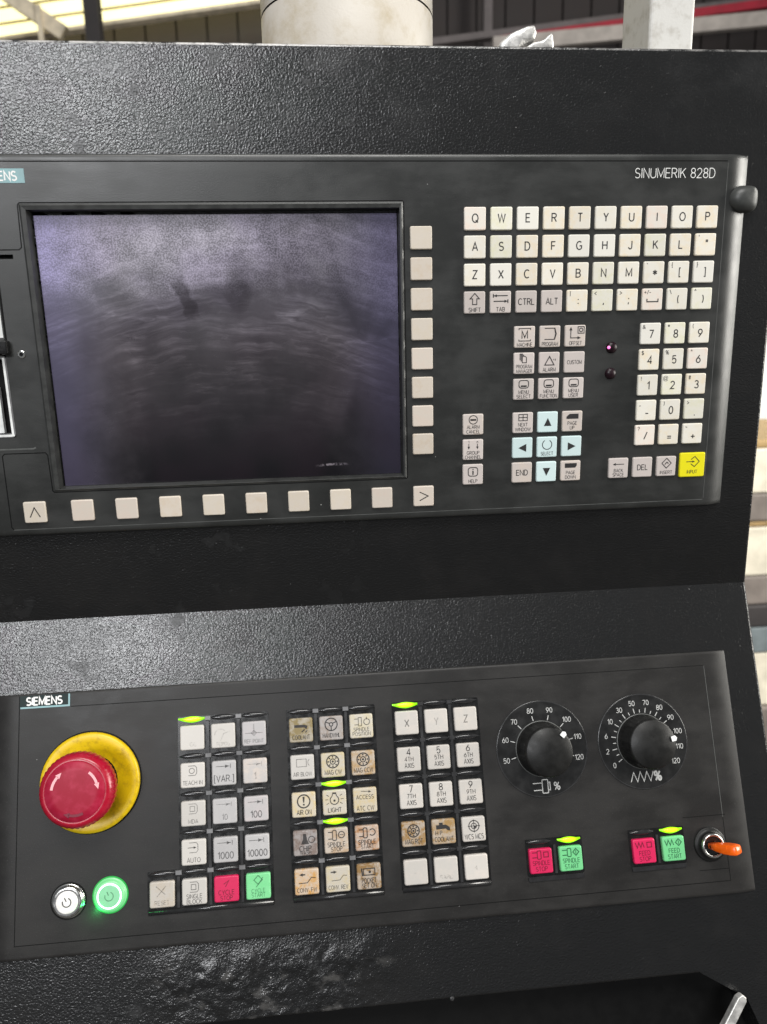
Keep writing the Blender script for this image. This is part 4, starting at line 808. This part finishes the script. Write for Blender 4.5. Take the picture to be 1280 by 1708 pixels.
    # round push buttons ----------------------------------------
    for x, y, on in ((-195.9, -46.4, False), (-171.0, -45.0, True)):
        lab = 'round button glowing green with power symbol' if on else 'round white power button with chrome ring'
        b = MB().lathe(x, y, [(10.0, 0.02), (10.0, 0.7), (9.6, 1.0), (9.1, 1.1), (9.0, 2.6), (8.4, 3.2), (7.4, 3.2)], 48).build('power_button', 'litbody' if on else 'metal', t, smooth=False); b['label'] = lab
        for p in b.data.polygons: p.use_smooth = True
        MB().lathe(x, y, [(10.7, 0.02), (10.7, 0.5), (10.0, 0.5)], 48, cap=False).build('gasket', 'litgasket' if on else 'seam', b)
        MB().lathe(x, y, [(7.4, 3.0), (7.3, 3.3), (6.5, 3.3)], 48, cap=False).build('lamp_ring', 'litgreen' if on else 'joint', b)
        MB().lathe(x, y, [(6.6, 2.9), (6.5, 3.4), (6.0, 3.6), (0.2, 3.65)], 40).build('button_face', 'litface' if on else 'btnwhite', b)
        if on:
            pd = bpy.data.lights.new('button_glow', 'POINT'); pd.energy = 0.0045; pd.color = (0.05, 1.0, 0.2); pd.shadow_soft_size = 0.002
            po = bpy.data.objects.new('button_glow', pd); C.objects.link(po); po.parent = b; po.location = ((x - 8.5) * S, (y - 9.0) * S, 4.5 * S)
        m = MB(); an = 115
        m.circ(x, y, 2.5, 0.6, 3.75, 20, an + 45, an + 315); ca, sa = math.cos(math.radians(an)), math.sin(math.radians(an))
        m.line([(x + ca * 0.6, y + sa * 0.6), (x + ca * 3.0, y + sa * 3.0)], 0.6, 3.75)
        m.build('power_symbol', 'ink', b, color=(1, 1, 1, 0.5 if on else 0.05))
    # override dials --------------------------------------------
    def dial(x, y, marks, step, a_first, ptr, sym):
        d = MB().lathe(x, y, [(30.9, 0.02), (30.9, 0.35), (30.4, 0.6), (0.5, 0.6)], 72).build('dial_plate', 'dial', t)
        MB().lathe(x, y, [(30.95, 0.3), (30.6, 0.72), (30.1, 0.62)], 72, cap=False).build('plate_rim', 'divider', d, smooth=True)
        p = MB()
        for i, s_ in enumerate(marks):
            a = math.radians(a_first - step * i); p.text(s_, x + 25.3 * math.cos(a), y + 25.3 * math.sin(a), 3.1, 7.0, z=0.66, bold=-0.006)
            p.line([(x + 18.6 * math.cos(a), y + 18.6 * math.sin(a)), (x + 21.8 * math.cos(a), y + 21.8 * math.sin(a))], 0.5, 0.66)
            if sym == 1 and i < len(marks) - 1:
                a2 = math.radians(a_first - step * (i + 0.5)); p.line([(x + 18.6 * math.cos(a2), y + 18.6 * math.sin(a2)), (x + 20.6 * math.cos(a2), y + 20.6 * math.sin(a2))], 0.45, 0.66)
        if sym == 0:
            p.line([(x - 8.4, y - 21.6), (x - 2.4, y - 21.6)], 0.6, 0.66); p.line([(x - 8.0, y - 26.0), (x - 2.2, y - 26.0)], 0.6, 0.66)
            p.line(rrect(x - 2.2, y - 28.0, x + 1.6, y - 19.6, 0.6), 0.6, 0.66, True); p.line([(x + 1.8, y - 21.4), (x + 3.0, y - 21.4), (x + 3.0, y - 26.2), (x + 1.8, y - 26.2)], 0.6, 0.66)
            p.text('%', x + 7.6, y - 24.0, 4.6, 6, z=0.66)
        else:
            p.line([(x - 11.0 + 2.25 * k, y - 22.5 + (3.0 if k % 2 else -3.0)) for k in range(8)], 0.55, 0.66)
            p.text('%', x + 7.6, y - 22.6, 5.6, 6.6, z=0.66, bold=0.015)
        p.build('scale_print', 'inkwhite', d, color=(1, 1, 1, 0.34))
        def flute(r, z, i, n): return r - 0.28 if (i % 4 == 0 and 2 < z < 15) else r
        k = MB().lathe(x, y, [(17.4, 0.6), (17.4, 1.6), (16.9, 2.2), (16.4, 3.0), (16.0, 14.5), (15.5, 16.2), (14.6, 17.0), (0.3, 17.1)], 112, flute).build('rotary_knob', 'knob', t)
        for pl in k.data.polygons: pl.use_smooth = True
        MB().lathe(x, y, [(18.0, 0.61), (17.9, 1.0), (17.5, 1.2)], 72, cap=False).build('knob_ring', 'edge_line', k)
        a = math.radians(ptr); ca, sa = math.cos(a), math.sin(a); q = MB()
        P = lambda r, o: (x + r * ca - o * sa, y + r * sa + o * ca)
        q.prism([P(12.6, -1.6), P(15.4, -1.7), P(16.4, 0), P(15.4, 1.7), P(12.6, 1.6)], 17.0, 17.5).box(0, 0, 0, 0, 0, 0)
        q.add([(*P(16.3, -0.55), 16.0), (*P(16.3, 0.55), 16.0), (*P(16.65, 0.55), 3.2), (*P(16.65, -0.55), 3.2)], [(0, 1, 2, 3)])
        q.build('pointer', 'whitepart', k)
    dial(106.2, 22.0, ['50', '60', '70', '80', '90', '100', '110', '120'], 30.0, 194.0, 46.0, 0)
    dial(175.1, 22.0, ['0', '2', '6', '10', '30', '50', '70', '80', '90', '100', '110', '120'], 22.5, 214.0, 11.5, 1)
    # key switch
    kx, ky = 212.8, -46.1
    ks = MB().lathe(kx, ky, [(10.8, 0.02), (10.8, 0.9), (9.9, 1.3), (8.2, 1.4), (8.0, 3.5), (7.6, 4.2)], 40, cap=False).build('key_switch', 'knob', t, smooth=True)
    MB().lathe(kx, ky, [(7.8, 1.6), (7.8, 4.6), (7.3, 5.6), (6.5, 5.9), (6.0, 5.5), (5.8, 4.4)], 40, cap=False).build('chrome_ring', 'metal', ks, smooth=True)
    MB().lathe(kx, ky, [(5.9, 3.6), (5.7, 4.6), (3.0, 4.8), (0.2, 4.8)], 32).build('lock_barrel', 'black', ks)
lower_panel()

# ------------------------------------------------------------------ the key left in the lock
def lock_key():
    t = thing('lock_key', 'orange plastic lever key turned in the chrome lock switch', 'key', LOW_LOC, LOW_ROT)
    # handle swept out of the barrel, flattened and leaning to the right
    path = [((211.0, -45.6, 5.0), 2.6, 1.7), ((213.4, -45.6, 10.0), 3.6, 2.4), ((216.6, -45.6, 14.6), 4.4, 3.1), ((219.2, -45.5, 18.2), 4.4, 3.1), ((220.8, -45.4, 20.4), 4.0, 2.8), ((221.3, -45.3, 21.1), 3.0, 2.0)]
    vs = []; fs = []; n = 20
    for k, (p, a, b) in enumerate(path):
        q0 = Vector(path[max(k - 1, 0)][0]); q1 = Vector(path[min(k + 1, len(path) - 1)][0]); d = (q1 - q0).normalized()
        side = Vector((0, 1, 0)); nn = d.cross(side).normalized(); side = nn.cross(d)
        for i in range(n):
            th = 2 * PI * i / n; e = 0.34
            c, s_ = math.copysign(abs(math.cos(th)) ** e, math.cos(th)), math.copysign(abs(math.sin(th)) ** e, math.sin(th))
            vs.append(tuple(Vector(p) + nn * (a * c) + side * (b * s_)))
    for k in range(len(path) - 1):
        for i in range(n): fs.append((k * n + i, (k + 1) * n + i, (k + 1) * n + (i + 1) % n, k * n + (i + 1) % n))
    fs += [tuple(range(n)), tuple(reversed([(len(path) - 1) * n + i for i in range(n)]))]
    h = MB().add(vs, fs).build('handle', 'orange', t, smooth=True); h.data.flip_normals()
    MB().prism(rrect(209.0, -47.2, 213.6, -44.4, 1.0), 4.0, 8.4).build('blade', 'black', t)
lock_key()

# ------------------------------------------------------------------ things standing on and hanging from the cabinet
def pillar():
    t = thing('support_pillar', 'thick round cream-painted pillar rising from the top of the console', 'pillar', UP_LOC, UP_ROT)
    def cyl(name, r, y0, y1, mat, par, seg=64, lip=0.0):
        vs = []; fs = []
        ring = [(y0, r), (y0 + 0.01 + lip, r), (y1 - lip, r), (y1, r - lip)]
        for y, rr in ring: vs += [(1.7 + rr * math.cos(2 * PI * i / seg), y, -106 + rr * math.sin(2 * PI * i / seg)) for i in range(seg)]
        for k in range(3): fs += [(k * seg + i, (k + 1) * seg + i, (k + 1) * seg + (i + 1) % seg, k * seg + (i + 1) % seg) for i in range(seg)]
        o = MB().add(vs, fs).build(name, mat, par, smooth=True); o.data.flip_normals(); return o
    cyl('lower_tube', 58.6, 169.6, 216.0, 'pillar', t, lip=0.5)
    cyl('seam_ring', 57.8, 215.6, 217.2, 'seam', t)
    cyl('upper_tube', 58.6, 216.9, 420.0, 'pillar', t, lip=0.5)
pillar()
def post():
    t = thing('square_post', 'white rectangular steel post standing behind the right end of the console top', 'post', UP_LOC, UP_ROT)
    o = MB().box(189.0, 169.6, -85, 218.4, 430, -40).build('tube', 'post', t); bevel(o, 2.0, 3)
    f = MB().box(183.0, 169.55, -90, 224.0, 172.4, -35).build('foot_plate', 'post', t); bevel(f, 0.5, 1)
post()
def scrap(name, pts, label, z, h):
    # folded lump of thin bright metal
    bm = bmesh.new()
    rnd = random.Random(len(label))
    vs = []
    for zz in (z - h, z):
        for x, y in pts: vs.append(bm.verts.new(((x + rnd.uniform(-.5, .5)) * S, (y + rnd.uniform(-.4, .4)) * S, (zz + rnd.uniform(-1, 1)) * S)))
    n = len(pts)
    bm.faces.new(vs[n:]); bm.faces.new(list(reversed(vs[:n])))
    for i in range(n): bm.faces.new((vs[i], vs[(i + 1) % n], vs[n + (i + 1) % n], vs[n + i]))
    bmesh.ops.subdivide_edges(bm, edges=bm.edges[:], cuts=2, use_grid_fill=True, fractal=0.06)
    me = bpy.data.meshes.new(name); bm.to_mesh(me); bm.free()
    o = obj(name, me, 'alu'); o.location = UP_LOC; o.rotation_euler = UP_ROT
    for p in me.polygons: p.use_smooth = True
    sb = o.modifiers.new('soft', 'SUBSURF'); sb.levels = 1; sb.render_levels = 2
    return tag(o, label, 'metal scrap')
scrap('metal_clip', [(85, 169.8), (86.5, 174.5), (92, 179.5), (103, 183.2), (107.5, 184.2), (108.6, 180.5), (108, 176.5), (103.5, 174.8), (98, 171.6), (97, 169.8)], 'larger bent silver metal clip lying on the console top edge', -14, 12)
scrap('metal_offcut', [(98, 169.8), (106, 174.6), (113, 176.4), (118.2, 180.8), (119.8, 173), (119.5, 169.8)], 'small folded silver offcut touching the bent metal clip', -15, 9)
def lever():
    t = thing('metal_lever', 'bright flat metal lever tip sticking out below the console at bottom right', 'lever', LOW_LOC, LOW_ROT)
    # flat bar with rounded tip
    a = Vector((198.0, -168.0, 2.0)); b = Vector((221.5, -137.3, 2.0)); d = (b - a).normalized(); s_ = Vector((-d.y, d.x, 0))
    poly = [a - s_ * 3.4, b - s_ * 3.0 - d * 2, b - s_ * 1.6, b + s_ * 1.6, b + s_ * 3.0 - d * 3, a + s_ * 3.2]
    o = MB().prism([(p.x, p.y) for p in poly], -1.0, 4.0).build('bar', 'alu', t); bevel(o, 0.7, 2)
    MB().lathe(212, -163, [(5.5, -8), (5.5, 3.4), (4.6, 4.4), (0.3, 4.6)], 24).build('pivot_bolt', 'metal', t, smooth=False)
lever()

# ------------------------------------------------------------------ workshop behind (metres given as panel-frame millimetres)
def W(x, y, D): return (x * S, D * S, BASE_Z + y * S)      # x right, y above the panel centre, D behind the panel
def wbox(x0, y0, D0, x1, y1, D1, name, mat, parent=None):
    m = MB().box(x0, D0, y0 + BASE_Z * 1000, x1, D1, y1 + BASE_Z * 1000)
    return m.build(name, mat, parent)
def wbeam(p, q, h, D0, D1, name, mat, parent=None):
    # beam between two (x, y) points, height h, running between two depths
    (x0, y0), (x1, y1) = p, q; z = BASE_Z * 1000
    vs = [(x0, D, y0 + s_ + z) for D in (D0, D1) for s_ in (0, h)] + [(x1, D, y1 + s_ + z) for D in (D0, D1) for s_ in (0, h)]
    return MB().add(vs, [(0, 4, 5, 1), (2, 3, 7, 6), (1, 5, 7, 3), (0, 2, 6, 4), (0, 1, 3, 2), (4, 6, 7, 5)]).build(name, mat, parent)

fl = struct(MB().add([(-6000, -6000, 0), (9000, -6000, 0), (9000, 9000, 0), (-6000, 9000, 0)], [(0, 1, 2, 3)]).build('floor', 'floor'))
wl = struct(wbox(-7000, -1350, 5600, 9000, 5200, 5700, 'wall', 'darksteel'))
for k in range(34):
    x = -3000 + 215 * k
    p = wbox(x, -600, 5560, x + 200, 4000, 5598, 'cladding_panel', 'cladding', wl)

ts = thing('translucent_roof_band', 'glowing yellow-white translucent corrugated sheets under the roof at upper left', 'skylight')
x0, x1, sl = -3400.0, 60.0, 0.144
for k in range(6):
    b0 = 2268.0 + 92 * k + (3 if k else 0)
    wbeam((x0, b0 + sl * (x0 - 0)), (x1, b0 + sl * x1), 82, 5300, 5330, 'sheet', 'sheet', ts)
    wbeam((x0, b0 + 82 + sl * x0), (x1, b0 + 82 + sl * x1), 9, 5280, 5330, 'rib', 'rib', ts)
wbeam((x0, 2268 - 22 + sl * x0), (x1, 2268 - 22 + sl * x1), 22, 5250, 5330, 'sill_rail', 'brace', ts)

cl = thing('steel_column', 'dark steel column crossing the glowing roof sheets at upper left', 'column')
wbox(-1300, -1350, 4800, -1212, 3000, 4815, 'flange', 'darksteel', cl); wbox(-1262, -1350, 4815, -1250, 3000, 4885, 'web', 'darksteel', cl); wbox(-1300, -1350, 4885, -1212, 3000, 4900, 'flange', 'darksteel', cl)
br = thing('roof_brace', 'pale diagonal brace in front of the glowing roof sheets', 'brace')
def diag(p, q, w, D0, D1, name, mat, parent):
    d = Vector((q[0] - p[0], q[1] - p[1])).normalized(); n = Vector((-d.y, d.x)) * w / 2; z = BASE_Z * 1000
    c = [(p[0] + n.x, p[1] + n.y), (q[0] + n.x, q[1] + n.y), (q[0] - n.x, q[1] - n.y), (p[0] - n.x, p[1] - n.y)]
    vs = [(x, D, y + z) for D in (D0, D1) for x, y in c]
    return MB().add(vs, [(0, 1, 2, 3), (7, 6, 5, 4), (0, 4, 5, 1), (1, 5, 6, 2), (2, 6, 7, 3), (3, 7, 4, 0)]).build(name, mat, parent)
diag((-2300, 2470), (-1475, 1915), 88, 4960, 5020, 'diagonal', 'brace', br)
diag((-1605, 1700), (-1605, 2060), 30, 4940, 4958, 'hanger', 'brace', br)

for nm, lab, p, q, h, D, mat in (
    ('roof_beam', 'dull grey roof beam running above the red beam', (700, 1930), (4200, 2370), 42, 5200, 'greybeam'),
    ('crane_rail', 'dark red crane rail behind the white square post', (1300, 1890), (4200, 2285), 52, 5000, 'redbeam'),
    ('pale_roof_beam', 'pale grey roof beam just above the console top on the right', (1250, 1800), (4200, 2085), 88, 4850, 'palebeam')):
    o = wbeam(p, q, h, D, D + 60, nm, mat); tag(o, lab, 'beam')
hg = wbox(1290, 1880, 5300, 1350, 2600, 5350, 'roof_hanger', 'greybeam'); tag(hg, 'dim grey vertical hanger on the cladding beyond the metal clip', 'hanger')

# stacked stock seen past the right edge of the console
pw = wbox(1000, -560, 2400, 3200, 700, 2440, 'pale_board', 'wallpale'); tag(pw, 'tall bright white board standing behind the stacked stock', 'board')
stack = [(-1350, -1120, 'greybox', 'lowest grey-brown crate of the stack beside the console', 'crate'),
         (-1118, -945, 'cream', 'cream carton just above the lowest grey-brown crate', 'carton'),
         (-942, -860, 'bluegrey', 'blue-grey case between two cream cartons of the stack', 'case'),
         (-858, -790, 'darksteel', 'thin black tray lying on the blue-grey case', 'tray'),
         (-788, -700, 'greybox', 'flat grey-brown crate on the thin black tray', 'crate'),
         (-698, -552, 'cream', 'large bright cream carton in the middle of the stack', 'carton'),
         (-550, -534, 'wood', 'thin raw wood board on the large cream carton', 'board'),
         (-532, -452, 'greybox', 'grey-brown crate lying on the thin wood board', 'crate'),
         (-450, -322, 'cream', 'cream carton near the top of the stack', 'carton'),
         (-320, -298, 'wood', 'raw wood board at the top of the stack', 'board')]
for k, (y0, y1, mt, lab, cat) in enumerate(stack):
    dx = [0, -12, 8, -6, 10, -10, -16, 6, -8, -14][k]
    o = wbox(1120 + dx, y0, 1500 + abs(dx), 1900 + dx, y1, 2000, {'crate': 'crate', 'carton': 'carton', 'case': 'case', 'tray': 'tray', 'board': 'board'}[cat], mt)
    bevel(o, 6, 2); tag(o, lab, cat, 'stacked stock beside the console')
hk = MB().lathe(0, 0, [(26, 0), (30, 12), (22, 40), (8, 46)], 20).build('dark_knob', 'darksteel'); hk.location = W(1185, -165, 1640); hk.rotation_euler = (PI / 2, 0, 0)
tag(hk, 'small dark round knob against the bright white board', 'knob')
st = MB().box(1160, 1640, 1350 - 298, 1200, 1680, 1350 - 150).build('pin', 'darksteel'); tag(st, 'short dark pin carrying the small round knob', 'pin')
